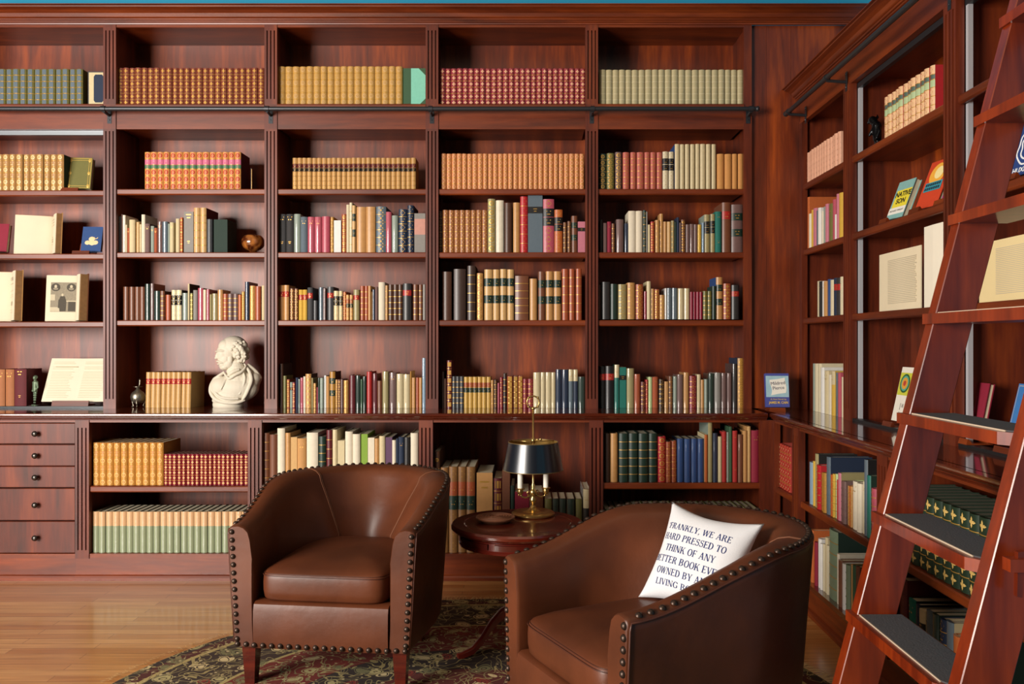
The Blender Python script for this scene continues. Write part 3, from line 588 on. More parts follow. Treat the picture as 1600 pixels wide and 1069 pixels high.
mixed('back', PB, 935, 655, 6.154, 0.52, """56 108 138 black_brown b; 116 186 138 tan b; 198 286 138 dark_green bg; 294 380 138 dark_green bg; 388 478 138 dark_green bg; 486 566 138 dark_green bg; 574 646 168 scarlet go; 650 698 218 rust gx; 704 752 212 rust gx; 758 822 188 blue/navy s; 824 888 188 blue/navy s; 890 954 188 blue/navy s; 956 1014 188 blue/navy s;
1018 1050 150 orange/buff p; 1054 1096 30 khaki/grey_green p; 1100 1146 135 navy s; 1150 1186 168 buff p; 1188 1230 120 red pt; 1232 1256 125 grey_green s; 1258 1286 75 green p; 1290 1336 112 red pc; 1340 1388 148 brown s; 1390 1430 112 tan p; 1432 1466 72 light_tan/tan pt; 1470 1546 108 crimson pt""", 'base cabinet behind the cushion')
series('back', PB, 935, 760, 6.154, ZD + 0.0005, 60, 1540, 26, 218, '4c5a44', 'pt', 'green-grey volume in the dim lowest shelf behind the cushion', 'row of green-grey volumes behind the cushion', depth=0.24, jit=0.03, board='olive')
# side wall
PR, PRB = XU + 0.018, XB + 0.03
S_(1261.6, 1314, 13, 239.5, 'd8a488', 'b', 'pale pink volume in the uppermost corner shelf', 2.166, plane=PR, wall='right', group='thirteen pale pink volumes', y1=205.5, depth=0.14, jit=0.02)
mixed('right', PR, 0, 0, 1, 1.408, """1277 1281.6 440 cream s; 1281.8 1284.5 440 black pt; 1284.7 1289 440 white pt; 1289.2 1293.4 440 tan p; 1293.6 1298 437 blue s; 1298.2 1303 438 cream p; 1303.2 1308 435 navy cr; 1308.2 1313.6 435 charcoal cr; 1313.8 1317.5 433 cream pt""", 'fourth row of narrow corner bay', dmax=0.2)
mixed('right', PR, 0, 0, 1, 1.796, """1262 1264.6 309 orange/orange p; 1264.8 1268 335 ivory p; 1268.2 1271.4 329 yellow p; 1271.6 1276.4 327 pink pt; 1276.6 1280 330 slate s; 1280.2 1284 326 white s; 1284.2 1287.4 331 ivory p; 1287.6 1291 324 grey_green s; 1291.2 1295 320 pink p; 1295.2 1301 320 olive pt; 1301.2 1305 313 rose p;
1305.2 1308.4 336 white p; 1308.6 1311.6 304 pink p; 1311.8 1317.5 303 yellow/yellow p""", 'third row of narrow corner bay', dmax=0.2)
mixed('right', PR, 0, 0, 1, ZB_, """1272 1275 568 grey_green p; 1275.2 1279 568 cream s; 1279.2 1284 568 cream p; 1284.2 1289 574 white s; 1289.2 1295 579 buff pt; 1295.2 1301 585 ivory p; 1301.2 1306 580 yellow sl; 1306.2 1311 582 slate s; 1311.2 1314.6 582 rose pt; 1314.8 1317.5 589 cream p""", 'on worktop of narrow corner bay', dmax=0.2)
S_(1381.7, 1460, 12, 152.5, 'dcb488', 'g', 'cream and red volume with green labels beside the dark statuette', 2.166, plane=XU + 0.03, wall='right', group='twelve cream and red volumes', y1=103, depth=0.17, jit=0.03, board='scarlet', orn_m='scarlet', flat=False,
   panels=[('-', 'd'), ('4e6458', 't', 0.6), ('a8bc90', None, 0.9), ('-', 'd'), ('-', 'd'), ('-', 'd')])
S_(1216, 1237, 6, 691.8, 'a02c20', 'gx', 'red and cream gilt volume in the narrow corner base cabinet', 0.504, plane=PRB, wall='right', group='six red gilt volumes', y1=698, depth=0.18, jit=0.02, orn_m='ecc890')
mixed('right', PRB, 1190, 660, 5.345, 0.504, """395 427 325 pale_blue s; 429 445 320 yellow p; 446 468 258 khaki/black pt; 469 500 350 scarlet g; 501 522 415 gold g; 523 547 415 gold g; 548 575 283 slate/navy b; 577 597 432 orange g; 598 612 428 yellow g; 613 627 428 pale_green g; 628 640 478 red p; 641 662 418 pink/khaki s;
663 687 487 mauve b; 689 711 487 mauve b; 713 729 526 tan g; 730 744 530 orange g; 746 759 532 tan g; 760 804 484 ivory/pale_green pt; 806 839 502 ivory p; 840 857 490 cream pt; 859 885 307 slate/black s; 887 915 437 teal/dark_green s; 917 952 545 rose g""", 'side wall cabinet, upper shelf')
mixed('right', PRB, 1240, 810, 6.68, ZD + 0.0005, """160 189 112 olive p; 190 214 114 orange p; 216 231 236 orange p; 233 254 242 crimson p; 256 284 202 white s; 286 304 257 white p; 306 321 262 cream p; 323 345 190 buff p; 346 366 275 cream p; 369 460 97 sage_green/dark_green bg; 462 484 362 ivory p; 486 524 422 brown s; 526 559 462 white s;
561 599 472 sage_green b; 601 621 472 tan p; 623 654 482 green/green p; 656 690 492 brown p""", 'side wall cabinet, floor shelf')
def side_row(a0, a1, n, z, h, cov, sty, label, group, plane, **k):
    w_ = (a1 - a0) / n
    for i in range(n): put_book('right', a0 + w_ * (i + 0.5), plane + random.uniform(-0.003, 0.004), z, w_ - 0.0015, h, k.get('depth', 0.2), cov, sty, label, group=group, name='set_volume', orn_m=k.get('orn_m'), board=k.get('board'), page=k.get('page'), panels=k.get('panels'))
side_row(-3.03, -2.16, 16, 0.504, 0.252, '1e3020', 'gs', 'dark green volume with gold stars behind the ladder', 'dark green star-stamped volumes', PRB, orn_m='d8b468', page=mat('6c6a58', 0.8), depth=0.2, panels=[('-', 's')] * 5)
side_row(-2.74, -2.16, 9, 0.504, 0.285, '8a5424', 'gx', 'brown gilt volume in the second rank behind the green ones', 'brown volumes in the second rank', PRB + 0.25, depth=0.2)
mixed('right', PRB, 1390, 880, 5.657, ZD + 0.0005, """105 166 120 maroon/maroon b; 170 230 300 teal/dark_green pt; 234 266 352 navy b; 270 322 395 buff pb; 326 382 400 slate b; 386 436 432 dark_green s; 440 496 475 navy gt; 500 562 495 slate/buff s; 572 640 620 orange s; 645 720 560 navy b; 725 800 520 dark_green b""", 'floor shelf behind the ladder', dmax=0.2)
# ---------------------------------------------------------------- serif capitals drawn as strokes (for the embroidered cushion)
def glyph(ch):
    """polygons in a box of cap height 0.7, and the advance width"""
    P = []; V, H = 0.12, 0.052
    def st(x0, y0, x1, y1, w=V): P.append([(x0 - w / 2, y0), (x0 + w / 2, y0), (x1 + w / 2, y1), (x1 - w / 2, y1)])
    def hb(x0, x1, y, h=H): P.append([(x0, y - h / 2), (x1, y - h / 2), (x1, y + h / 2), (x0, y + h / 2)])
    def sf(x, y, w=0.25): hb(x - w / 2, x + w / 2, y + (0.02 if y < 0.3 else -0.02), 0.04)
    def stem(x, w=V): st(x, 0, x, 0.7, w); sf(x, 0); sf(x, 0.7)
    def arc(cx, cy, rx, ry, a0, a1, wx=V, wy=H, n=14):
        pr = None
        for k in range(n + 1):
            t = R(a0 + (a1 - a0) * k / n); c, s = math.cos(t), math.sin(t)
            q = ((cx + rx * c, cy + ry * s), (cx + (rx - wx) * c, cy + (ry - wy) * s))
            if pr: P.append([pr[0], q[0], q[1], pr[1]])
            pr = q
    def tick(x, y, d, l=0.12): P.append([(x - 0.02, y), (x + 0.02, y), (x + 0.02, y + d * l), (x - 0.02, y + d * l)])
    w = 0.6
    if ch in 'EF':
        stem(0.13); hb(0.1, 0.48, 0.68); hb(0.1, 0.38, 0.36); tick(0.47, 0.69, -1); tick(0.375, 0.43, -1, 0.14)
        if ch == 'E': hb(0.1, 0.5, 0.022); tick(0.5, 0.01, 1, 0.14)
        w = 0.58
    elif ch == 'L': stem(0.13); hb(0.1, 0.5, 0.022); tick(0.5, 0.01, 1, 0.15); w = 0.56
    elif ch in 'PRB':
        stem(0.13); arc(0.3, 0.525, 0.22, 0.175, -90, 90); hb(0.13, 0.3, 0.68); hb(0.13, 0.3, 0.37)
        if ch == 'R': st(0.34, 0.36, 0.56, 0.0); sf(0.58, 0.0, 0.16); w = 0.68
        elif ch == 'B': arc(0.32, 0.185, 0.24, 0.185, -90, 90); hb(0.13, 0.32, 0.022); w = 0.64
        else: w = 0.58
    elif ch == 'A': st(0.1, 0.0, 0.33, 0.7, 0.045); st(0.56, 0.0, 0.33, 0.7, V); hb(0.18, 0.5, 0.25); sf(0.1, 0, 0.2); sf(0.56, 0, 0.24); w = 0.68
    elif ch == 'N': st(0.12, 0, 0.12, 0.7, 0.045); st(0.6, 0.0, 0.6, 0.7, 0.045); st(0.56, 0.0, 0.14, 0.7, V + 0.02); sf(0.12, 0, 0.2); sf(0.11, 0.7, 0.18); sf(0.6, 0.7, 0.2); w = 0.73
    elif ch == 'K': stem(0.13); st(0.2, 0.27, 0.54, 0.7, 0.05); st(0.56, 0.0, 0.32, 0.42, V); sf(0.56, 0, 0.24); sf(0.52, 0.7, 0.2); w = 0.69
    elif ch == 'Y': st(0.33, 0, 0.33, 0.33); st(0.33, 0.3, 0.1, 0.7, V); st(0.35, 0.3, 0.54, 0.7, 0.045); sf(0.33, 0); sf(0.1, 0.7, 0.23); sf(0.54, 0.7, 0.2); w = 0.64
    elif ch == 'V': st(0.34, 0, 0.1, 0.7, V); st(0.34, 0, 0.56, 0.7, 0.045); sf(0.1, 0.7, 0.23); sf(0.56, 0.7, 0.2); w = 0.66
    elif ch == 'W': st(0.27, 0, 0.09, 0.7, V); st(0.27, 0, 0.45, 0.7, 0.045); st(0.63, 0, 0.45, 0.7, V); st(0.63, 0, 0.81, 0.7, 0.045); sf(0.09, 0.7, 0.22); sf(0.45, 0.7, 0.2); sf(0.82, 0.7, 0.2); w = 0.92
    elif ch == 'H': stem(0.13); stem(0.55); hb(0.13, 0.55, 0.36); w = 0.7
    elif ch == 'D': stem(0.13); arc(0.28, 0.35, 0.32, 0.35, -90, 90); hb(0.13, 0.28, 0.68); hb(0.13, 0.28, 0.022); w = 0.68
    elif ch == 'O': arc(0.35, 0.35, 0.31, 0.365, 0, 360, n=28); w = 0.7
    elif ch == 'G': arc(0.35, 0.35, 0.31, 0.365, 40, 340, n=24); st(0.56, 0.05, 0.56, 0.3, 0.09); hb(0.44, 0.64, 0.31, 0.04); tick(0.6, 0.5, 1, 0.18); w = 0.72
    elif ch == 'S':
        arc(0.26, 0.525, 0.2, 0.185, 30, 180, 0.06, H); arc(0.26, 0.525, 0.2, 0.185, 180, 270, 0.06, 0.09); arc(0.26, 0.175, 0.22, 0.26, 90, -0, 0.08, 0.09); arc(0.26, 0.175, 0.22, 0.185, 0, -150, 0.08, H)
        tick(0.43, 0.52, 1, 0.18); tick(0.07, 0.01, 1, 0.18); w = 0.54
    elif ch == 'T': st(0.31, 0, 0.31, 0.7); sf(0.31, 0); hb(0.04, 0.58, 0.68); tick(0.06, 0.69, -1, 0.16); tick(0.56, 0.69, -1, 0.16); w = 0.63
    elif ch == 'I': stem(0.15); w = 0.3
    elif ch == ',': P.append([(0.06, 0.09), (0.15, 0.09), (0.15, 0.0), (0.07, -0.13)]); w = 0.22
    elif ch == '.': P.append([(0.06, 0.0), (0.15, 0.0), (0.15, 0.09), (0.06, 0.09)]); w = 0.22
    elif ch == '"':
        for x in (0.04, 0.17): P.append([(x, 0.5), (x + 0.07, 0.5), (x + 0.07, 0.58), (x + 0.05, 0.7)])
        w = 0.3
    elif ch == ' ': w = 0.3
    return P, w
def serif_text(s):
    polys, x = [], 0.0
    for ch in s:
        g, w = glyph(ch); polys += [[(a + x, b) for a, b in p] for p in g]; x += w
    return polys, x
# ---------------------------------------------------------------- things displayed on the shelves
def smooth_mods(o, vox, it=4, fac=0.5):
    m = o.modifiers.new('remesh', 'REMESH'); m.mode = 'VOXEL'; m.voxel_size = vox; m.use_smooth_shade = True
    s = o.modifiers.new('smooth', 'SMOOTH'); s.iterations = it; s.factor = fac
    return o
def capsule(b, p, q, r0, r1, n=6, seg=10):
    P, Q = Vector(p), Vector(q)
    for i in range(n + 1):
        t = i / n; b.ball(tuple(P.lerp(Q, t)), r0 + (r1 - r0) * t, seg=seg)
# mint green flat box standing at the end of the golden volumes
def cover_book(name, wall, a, d, z, w_, h, t, cov, label, lean=0.0, yaw=0.0, cat='book', page=None, parts=True):
    """a closed book seen from its front board, leaning back on an easel or the case; local x across, y depth, z up"""
    r = wempty(name, wall, a, d, z, rz=yaw, label=label, cat=cat)
    r.rotation_euler = (Matrix.Rotation(WR[wall] + yaw, 4, 'Z') @ Matrix.Rotation(-lean, 4, 'X')).to_euler()
    b = MB(); b.box(-w_ / 2, w_ / 2, 0, 0.003, 0, h); b.box(-w_ / 2, w_ / 2, t - 0.003, t, 0, h); b.box(-w_ / 2, -w_ / 2 + 0.003, 0.003, t - 0.003, 0, h)
    b.build('cover', bmat(cov, 'c'), r)
    MB().box(-w_ / 2 + 0.003, w_ / 2 - 0.004, 0.003, t - 0.003, 0.003, h - 0.003).build('page_block', page or PAGE, r)
    return r
def easel(wall, a, d, z, w_, h, label, yaw=0.0, lean=0.3, col=None):
    """small wooden book stand: front ledge, sloped back, foot"""
    r = wempty('book_stand', wall, a, d, z, rz=yaw, label=label, cat='stand')
    m = col or WH; c, s = math.cos(lean), math.sin(lean)
    MB().prism([(-0.026, 0), (-0.02, 0.02), (-0.016, 0.02), (-0.004, 0.004), (0.07, 0.004), (0.07, 0)], -w_ / 2, w_ / 2, 'x').build('ledge', m, r)
    MB().prism([(0.052, 0.004), (0.06, 0.004), (0.06 + 0.5 * h * s, h * 0.55), (0.052 + 0.5 * h * s, h * 0.55)], -w_ / 2, w_ / 2, 'x').build('support', m, r)
    return r
def lettering(name, body, size, parent, loc, col, align='CENTER', bold=0.0, sx=1.0, rz=0.0):
    b = text_mb(body, size, align, bold=bold)
    b.v = [(x * sx, 0.0, y) for x, y, z_ in b.v]
    o = b.build(name, mat(col, 0.6), parent); o.location = loc; o.rotation_euler = (0, rz, 0)
    return o
ex = []
r = cover_book('slipcase', 'back', (647.5 - CX) / F * 4.80, 4.80, Z1, 0.127, 0.213, 0.10, 'mint green', 'flat mint green and dark green case standing after the golden volumes', cat='case')
MB().box(-0.0635, -0.020, -0.0012, 0.001, 0.0, 0.213).build('spine_strip', bmat('green', 'c'), r)
b = MB()
for s, z0 in ((1, 0.213), (-1, 0)): b.face([(0.0635, -0.001, z0), (0.024, -0.001, z0), (0.0635, -0.001, z0 - s * 0.04)])
b.build('corner_patches', bmat('green', 'c'), r)
# blue framed green board book, top row of the drawer bay
r = cover_book('book', 'back', (151 - CX) / F * 4.80, 4.80, Z1, 0.10, 0.195, 0.03, 'dark grey', 'cream and blue bordered book facing out in the top row', page=PAGE)
MB().box(-0.044, 0.05, -0.001, 0.0005, 0.006, 0.189).build('border_panel', bmat('buff', 'c'), r)
b = MB(); n = 20; b.face([(0.012 + (0.028 * (1 if math.cos(2 * math.pi * (k + .5) / n) > 0 else -1) * min(1, abs(math.cos(2 * math.pi * (k + .5) / n)) * 1.5)), -0.0015, 0.097 + 0.08 * max(-1, min(1, math.sin(2 * math.pi * (k + .5) / n) * 1.2))) for k in range(n)])
b.build('blue_panel', bmat('navy', 'c'), r)
# green gilt framed book on a stand, second row
zz = 2.136
easel('back', (114.5 - CX) / F * 4.84, 4.82, zz, 0.10, 0.16, 'small wooden stand under the green gilt-framed book', lean=0.22)
r = cover_book('book', 'back', (124 - CX) / F * 4.86, 4.845, zz + 0.022, 0.135, 0.192, 0.035, 'olive', 'green book with gilt frame leaning on a stand in the second row', lean=0.2, yaw=R(6))
b = MB()
for q, wv in ((0.004, 0.003), (0.016, 0.0022)):
    x, zt, zb = 0.0675 - q, 0.192 - q, q
    b.box(-x, x, -0.0012, 0, zb, zb + wv); b.box(-x, x, -0.0012, 0, zt - wv, zt); b.box(-x, -x + wv, -0.0012, 0, zb, zt); b.box(x - wv, x, -0.0012, 0, zb, zt)
for sx in (-1, 1):
    for zc in (0.018, 0.096, 0.174): b.ball((sx * 0.052, 0, zc), (0.008, 0.0015, 0.011), seg=8, rings=4)
b.build('gilt_frame', mat('d8b45c', 0.4, metal=0.4), r)
# red leaning book and blue book with cloud emblem, third row
zz = 1.775
easel('back', (-6 - CX) / F * 4.85, 4.82, zz, 0.09, 0.12, 'wooden stand under the rose red book at the edge of the drawer bay', lean=0.3)
cover_book('book', 'back', (-5 - CX) / F * 4.86, 4.845, zz + 0.02, 0.12, 0.17, 0.035, 'crimson', 'rose red book leaning back on a stand beside the open book', lean=0.22, yaw=R(8))
easel('back', (132 - CX) / F * 4.84, 4.82, zz, 0.098, 0.13, 'small wooden stand under the blue book with the cream emblem', lean=0.3)
r = cover_book('book', 'back', (143.5 - CX) / F * 4.86, 4.845, zz + 0.022, 0.112, 0.15, 0.022, 'blue', 'blue book with a cream cloud emblem on a small stand', lean=0.24, yaw=R(4))
b = MB()
for cx_, cz_, rr in ((-0.022, 0.052, 0.016), (0.004, 0.052, 0.02), (0.022, 0.053, 0.016), (0.0, 0.074, 0.018)): b.ball((cx_, -0.0002, cz_), (rr, 0.0012, rr * 0.85), seg=14, rings=4)
b.tube([(0.012, -0.001, 0.085), (0.02, -0.001, 0.075), (0.03, -0.001, 0.078), (0.034, -0.001, 0.084)], 0.0028, 5)
b.build('cloud_emblem', mat('e4c898', 0.6), r)
# open books
def page_face(b, x0, x1, h, th, sag, n=10, lift=0.0, mi=0):
    rows = []
    for zz_ in (0.0, h):
        rows.append([(x0 + (x1 - x0) * k / n, -th - sag * math.sin(math.pi * (k / n)) * 1.0, zz_ + (lift * (k / n if x1 > x0 else k / n))) for k in range(n + 1)])
    b.grid(rows, mi)
def open_book(wall, a, d, z, wl, wr, h, label, cov, aL, aR, lean=0.12, thL=0.02, thR=0.03, yaw=0.0, lines=None, foredge=None):
    """open volume standing up: two boards hinged at x=0 swung by aL/aR towards the viewer"""
    r = wempty('open_book', wall, a, d, z, label=label, cat='book')
    r.rotation_euler = (Matrix.Rotation(WR[wall] + yaw, 4, 'Z') @ Matrix.Rotation(-lean, 4, 'X')).to_euler()
    cm = bmat(cov, 'l')
    for s, w_, th, an, nm in ((-1, wl, thL, aL, 'left'), (1, wr, thR, aR, 'right')):
        M = Matrix.Rotation(s * -an, 4, 'Z') if s > 0 else Matrix.Rotation(-s * an, 4, 'Z')
        M = Matrix.Rotation(-s * an, 4, 'Z')
        b = MB(); b.box(0 if s > 0 else -w_ - 0.004, w_ + 0.004 if s > 0 else 0, 0, 0.004, 0, h + 0.006); b.xf(M).build('board', cm, r)
        b = MB(); n = 12; prof = []
        for k in range(n + 1):
            t = k / n; y = -th * (1 - (1 - min(1, t / 0.25)) ** 2) if t < 0.25 else -th - 0.004 * math.sin(math.pi * (t - 0.25) / 0.75)
            prof.append((s * w_ * t, y))
        prof += [(s * (w_ - 0.001), 0.0), (0, 0.0)]
        b.prism(prof, 0.003, h, 'z'); pb = b.xf(M).build('page_block', [mat('ddd0b4', 0.85, vary=0.06, scale=12)], r, smooth=True, angle=30)
        if s > 0: MB().prism([(w_ - 0.0012, -th + 0.001), (w_ + 0.0015, -th * 0.85), (w_ + 0.0015, -0.001), (w_ - 0.0012, -0.0005)], 0.002, h, 'z').xf(M).build('foredge', mat('7c5830', 0.8, vary=0.3, scale=60), pb)
        if lines and lines.get(nm):
            lb = MB()
            for (u0, u1, v0, v1) in lines[nm]:
                x0, x1 = s * w_ * u0, s * w_ * u1
                yy = -th - 0.004 * math.sin(math.pi * max(0, (0.5 * (u0 + u1) - 0.25)) / 0.75) - 0.0018
                lb.box(min(x0, x1), max(x0, x1), yy - 0.0002, yy, v0 * h, v1 * h)
            lb.xf(M).build('print', mat('bcae90', 0.85), pb)
    MB().tube([(0, 0.003, 0), (0, 0.003, h + 0.006)], 0.006, 8).build('spine', cm, r)
    return r
# third row: blank page and title leaf with a vine ornament
ln = [(0.15, 0.8, 0.86 - 0.07 * k, 0.875 - 0.07 * k) for k in range(3)]
open_book('back', (85 - CX) / F * 4.93, 4.955, 1.776, 0.222, 0.125, 0.235, 'open book with blank page and small vine ornament, third row over the drawers', 'tan', R(14), R(52), lean=R(4), thL=0.02, thR=0.03,
          lines={'right': ln + [(0.35, 0.65, 0.30, 0.33), (0.3, 0.7, 0.36, 0.385), (0.4, 0.6, 0.42, 0.44), (0.42, 0.58, 0.24, 0.26), (0.3, 0.7, 0.33, 0.335)]})
# fourth row: the WORKS title page, and the engraved frontispiece
r = open_book('back', (23 - CX) / F * 4.93, 4.955, 1.389, 0.25, 0.125, 0.292, 'open volume with the printed title page, fourth row over the drawers', 'tan', R(8), R(50), lean=R(3), thL=0.02, thR=0.038,
              lines={'right': [(0.2, 0.85, 0.74, 0.75), (0.2, 0.9, 0.60, 0.607), (0.2, 0.9, 0.52, 0.525), (0.2, 0.9, 0.48, 0.485), (0.45, 0.75, 0.31, 0.39), (0.25, 0.85, 0.22, 0.225), (0.25, 0.85, 0.17, 0.175)]})
blk = [c for c in r.children if c.name.startswith('page_block')][1]
t = text_mb('WORKS', 0.030, 'CENTER'); t.v = [(x * 0.72 + 0.066, -0.0445, z_ + 0.245) for x, z_, _ in t.v]
t.xf(Matrix.Rotation(-R(50), 4, 'Z')).build('title_lettering', mat('4a4038', 0.8), blk)
r = open_book('back', (127 - CX) / F * 4.94, 4.955, 1.389, 0.205, 0.085, 0.274, 'open volume showing an engraved portrait plate, fourth row over the drawers', 'brown', R(5), R(48), lean=R(4), thL=0.018, thR=0.045)
blk = [c for c in r.children if c.name.startswith('page_block')][0]
b = MB(); Y0 = -0.0245
def plate(x0, x1, z0, z1, mi, dy): b.box(x0, x1, Y0 - dy, Y0 - dy + 0.0006, z0, z1, mi)
plate(-0.176, -0.032, 0.058, 0.232, 0, 0.0)
plate(-0.176, -0.15, 0.125, 0.16, 1, 0.0006); plate(-0.176, -0.12, 0.06, 0.085, 1, 0.0006); plate(-0.10, -0.03, 0.118, 0.124, 1, 0.0006); plate(-0.075, -0.034, 0.062, 0.118, 2, 0.0006)
for cx_ in (-0.148, -0.06):
    b.lathe([(0.0, 0), (0.026, 0)], seg=18, mi=2, cap=False); k = len(b.v) - 36
    for i in range(k, len(b.v)): x, y, _ = b.v[i]; b.v[i] = (x + cx_, Y0 - 0.001, y * 0.9 + 0.203)
    b.ball((cx_, Y0 - 0.001, 0.208), (0.008, 0.0008, 0.010), mi=1, seg=10, rings=4); b.ball((cx_, Y0 - 0.001, 0.194), (0.015, 0.0006, 0.008), mi=0, seg=10, rings=4)
b.ball((-0.108, Y0 - 0.001, 0.158), (0.007, 0.001, 0.009), mi=1, seg=10, rings=4)
b.face([(-0.12, Y0 - 0.0012, 0.15), (-0.096, Y0 - 0.0012, 0.15), (-0.086, Y0 - 0.0012, 0.12), (-0.088, Y0 - 0.0012, 0.062), (-0.122, Y0 - 0.0012, 0.06), (-0.13, Y0 - 0.0012, 0.12)], 2)
b.face([(-0.13, Y0 - 0.0014, 0.13), (-0.118, Y0 - 0.0014, 0.135), (-0.115, Y0 - 0.0014, 0.08), (-0.132, Y0 - 0.0014, 0.08)], 2)
b.xf(Matrix.Rotation(R(5), 4, 'Z')).build('engraved_plate', [mat('8e8470', 0.85, vary=0.35, scale=160), mat('c0b498', 0.85), mat('4c463c', 0.85, vary=0.3, scale=200)], blk)
# worktop over the drawers: figurine and large printed sheet on a stand
r = wempty('book_stand', 'back', (114 - CX) / F * 4.83, 4.815, ZW + 0.012, label='wooden stand holding the large printed sheets on the worktop', cat='stand')
MB().prism([(-0.02, 0), (-0.012, 0.03), (-0.006, 0.03), (0, 0.008), (0.06, 0.008), (0.06, 0)], -0.105, 0.105, 'x').build('ledge', WH, r)
MB().prism([(0.04, 0.008), (0.048, 0.008), (0.115, 0.17), (0.107, 0.17)], -0.06, 0.06, 'x').build('support', WH, r)
r = wempty('printed_sheet', 'back', (116 - CX) / F * 4.84, 4.83, ZW + 0.036, label='large cream pamphlet of printed columns leaning on a stand', cat='pamphlet')
r.rotation_euler = (-R(24), 0, 0)
b = MB(); rows = [[(-0.185 + 0.37 * k / 16, -0.003 * math.sin(math.pi * 2 * abs(k / 16 - 0.5)) - 0.001 + 0.004, z) for k in range(17)] for z in (0.0, 0.27)]
b.prism([(-0.185, 0.0), (0.0, 0.004), (0.185, 0.0), (0.185, 0.006), (0.0, 0.01), (-0.185, 0.006)], 0, 0.27, 'z')
sh = b.build('sheet', mat('e0d5bc', 0.85, vary=0.04, scale=10), r)
b = MB()
for k in range(22):
    z = 0.245 - k * 0.0105
    for x0, x1 in ((-0.165, -0.03), (0.02, 0.165)):
        if k in (2, 5): continue
        b.box(x0, x1 - random.uniform(0, 0.03), -0.0005 + 0.0, 0.0002, z, z + 0.0014)
b.box(-0.15, -0.02, -0.0006, 0.0002, 0.213, 0.218, 0)
b.build('print', mat('b8a888', 0.85), sh)
def figurine(x, y, z, h, label, m):
    r = empty('figurine', (x, y, z), R(-25), label, 'figurine'); b = MB(); k = h / 0.18
    for p, q, r0, r1 in (((-0.006, 0, 0.09), (-0.007, -0.002, 0.006), 0.0085, 0.0045), ((0.007, 0, 0.09), (0.006, -0.004, 0.006), 0.0085, 0.0045), ((0, 0, 0.09), (0, 0.002, 0.138), 0.013, 0.016), ((0, 0, 0.14), (0, -0.001, 0.158), 0.007, 0.007),
                         ((-0.018, 0, 0.14), (-0.021, 0.002, 0.108), 0.006, 0.005), ((-0.021, 0.002, 0.108), (-0.012, -0.01, 0.088), 0.005, 0.004), ((0.018, 0, 0.14), (0.022, 0.002, 0.11), 0.006, 0.005), ((0.022, 0.002, 0.11), (0.014, -0.012, 0.09), 0.005, 0.004),
                         ((-0.007, -0.002, 0.006), (-0.007, -0.016, 0.004), 0.0045, 0.004), ((0.006, -0.004, 0.006), (0.006, -0.018, 0.004), 0.0045, 0.004)): capsule(b, p, q, r0, r1)
    b.ball((0, -0.002, 0.168), (0.011, 0.012, 0.014)); b.ball((0, 0.003, 0.172), (0.013, 0.012, 0.012))
    b.v = [(x_ * k, y_ * k, z_ * k) for x_, y_, z_ in b.v]
    o = b.build('figure_body', m, r); smooth_mods(o, 0.0022 * k, 2)
    MB().lathe([(0.016 * k, 0), (0.016 * k, 0.003), (0.012 * k, 0.005)], seg=16).build('pedestal', m, r)
    return r
figurine((55 - CX) / F * 4.83, 4.83, ZW + 0.012, 0.172, 'slim green bronze figurine standing by the maroon volumes', mat('6a7a62', 0.5, metal=0.5, vary=0.3, scale=80))
# wooden goblet-like bowl, third row of the bust bay
X, Y = (395.5 - CX) / F * 4.87, 4.87
r = empty('burl_vase', (X, Y, Z3 + 0.0), 0, 'round polished burl wood vase on a small foot', 'vase')
burl = bpy.data.materials.new('burl_wood'); burl.use_nodes = True; nt = burl.node_tree; bb = nt.nodes['Principled BSDF']
tc = nt.nodes.new('ShaderNodeTexCoord'); n = nt.nodes.new('ShaderNodeTexNoise'); n.inputs['Scale'].default_value = 13; n.inputs['Distortion'].default_value = 1.2; cr = nt.nodes.new('ShaderNodeValToRGB')
cr.color_ramp.elements[0].position = 0.38; cr.color_ramp.elements[0].color = lin('481c0a'); cr.color_ramp.elements[1].position = 0.62; cr.color_ramp.elements[1].color = lin('a8662e')
nt.links.new(tc.outputs['Object'], n.inputs['Vector']); nt.links.new(n.outputs['Fac'], cr.inputs[0]); nt.links.new(cr.outputs[0], bb.inputs['Base Color']); bb.inputs['Roughness'].default_value = 0.2; bb.inputs['Coat Weight'].default_value = 0.6
prof = [(0.016, 0.012)] + [(0.066 * math.sin(R(a)) ** 0.9, 0.067 - 0.052 * math.cos(R(a))) for a in range(18, 140, 10)] + [(0.034, 0.108), (0.03, 0.10), (0.0, 0.08)]
MB().lathe(prof, seg=32).build('bowl', burl, r, smooth=True)
MB().lathe([(0.036, 0), (0.036, 0.004), (0.024, 0.009), (0.015, 0.013), (0.016, 0.018)], seg=24).build('foot', burl, r, smooth=True, angle=50)
# silver incense burner on the worktop
X, Y = (215.5 - CX) / F * 4.86, 4.86
sil = mat('9c9484', 0.32, metal=0.9, vary=0.35, bump=0.8, scale=160)
r = empty('incense_burner', (X, Y, ZW), R(15), 'small round silver pot on three curled feet beside the golden volumes', 'burner')
MB().lathe([(0.012, 0.022), (0.028, 0.03), (0.037, 0.044), (0.0405, 0.06), (0.038, 0.075), (0.03, 0.088), (0.018, 0.096), (0.016, 0.10), (0.011, 0.103), (0.008, 0.118), (0.0, 0.122)], seg=28).build('pot', sil, r, smooth=True)
MB().lathe([(0.0, 0.1185), (0.026, 0.119), (0.026, 0.1205), (0.0, 0.122)], seg=24).build('drip_disc', sil, r, smooth=True, angle=40)
MB().tube([(0.004, 0, 0.121), (0.009, 0, 0.13), (0.011, 0, 0.155), (0.009, 0, 0.165)], [0.003, 0.004, 0.005, 0.003], 8).build('finial', sil, r, smooth=True)
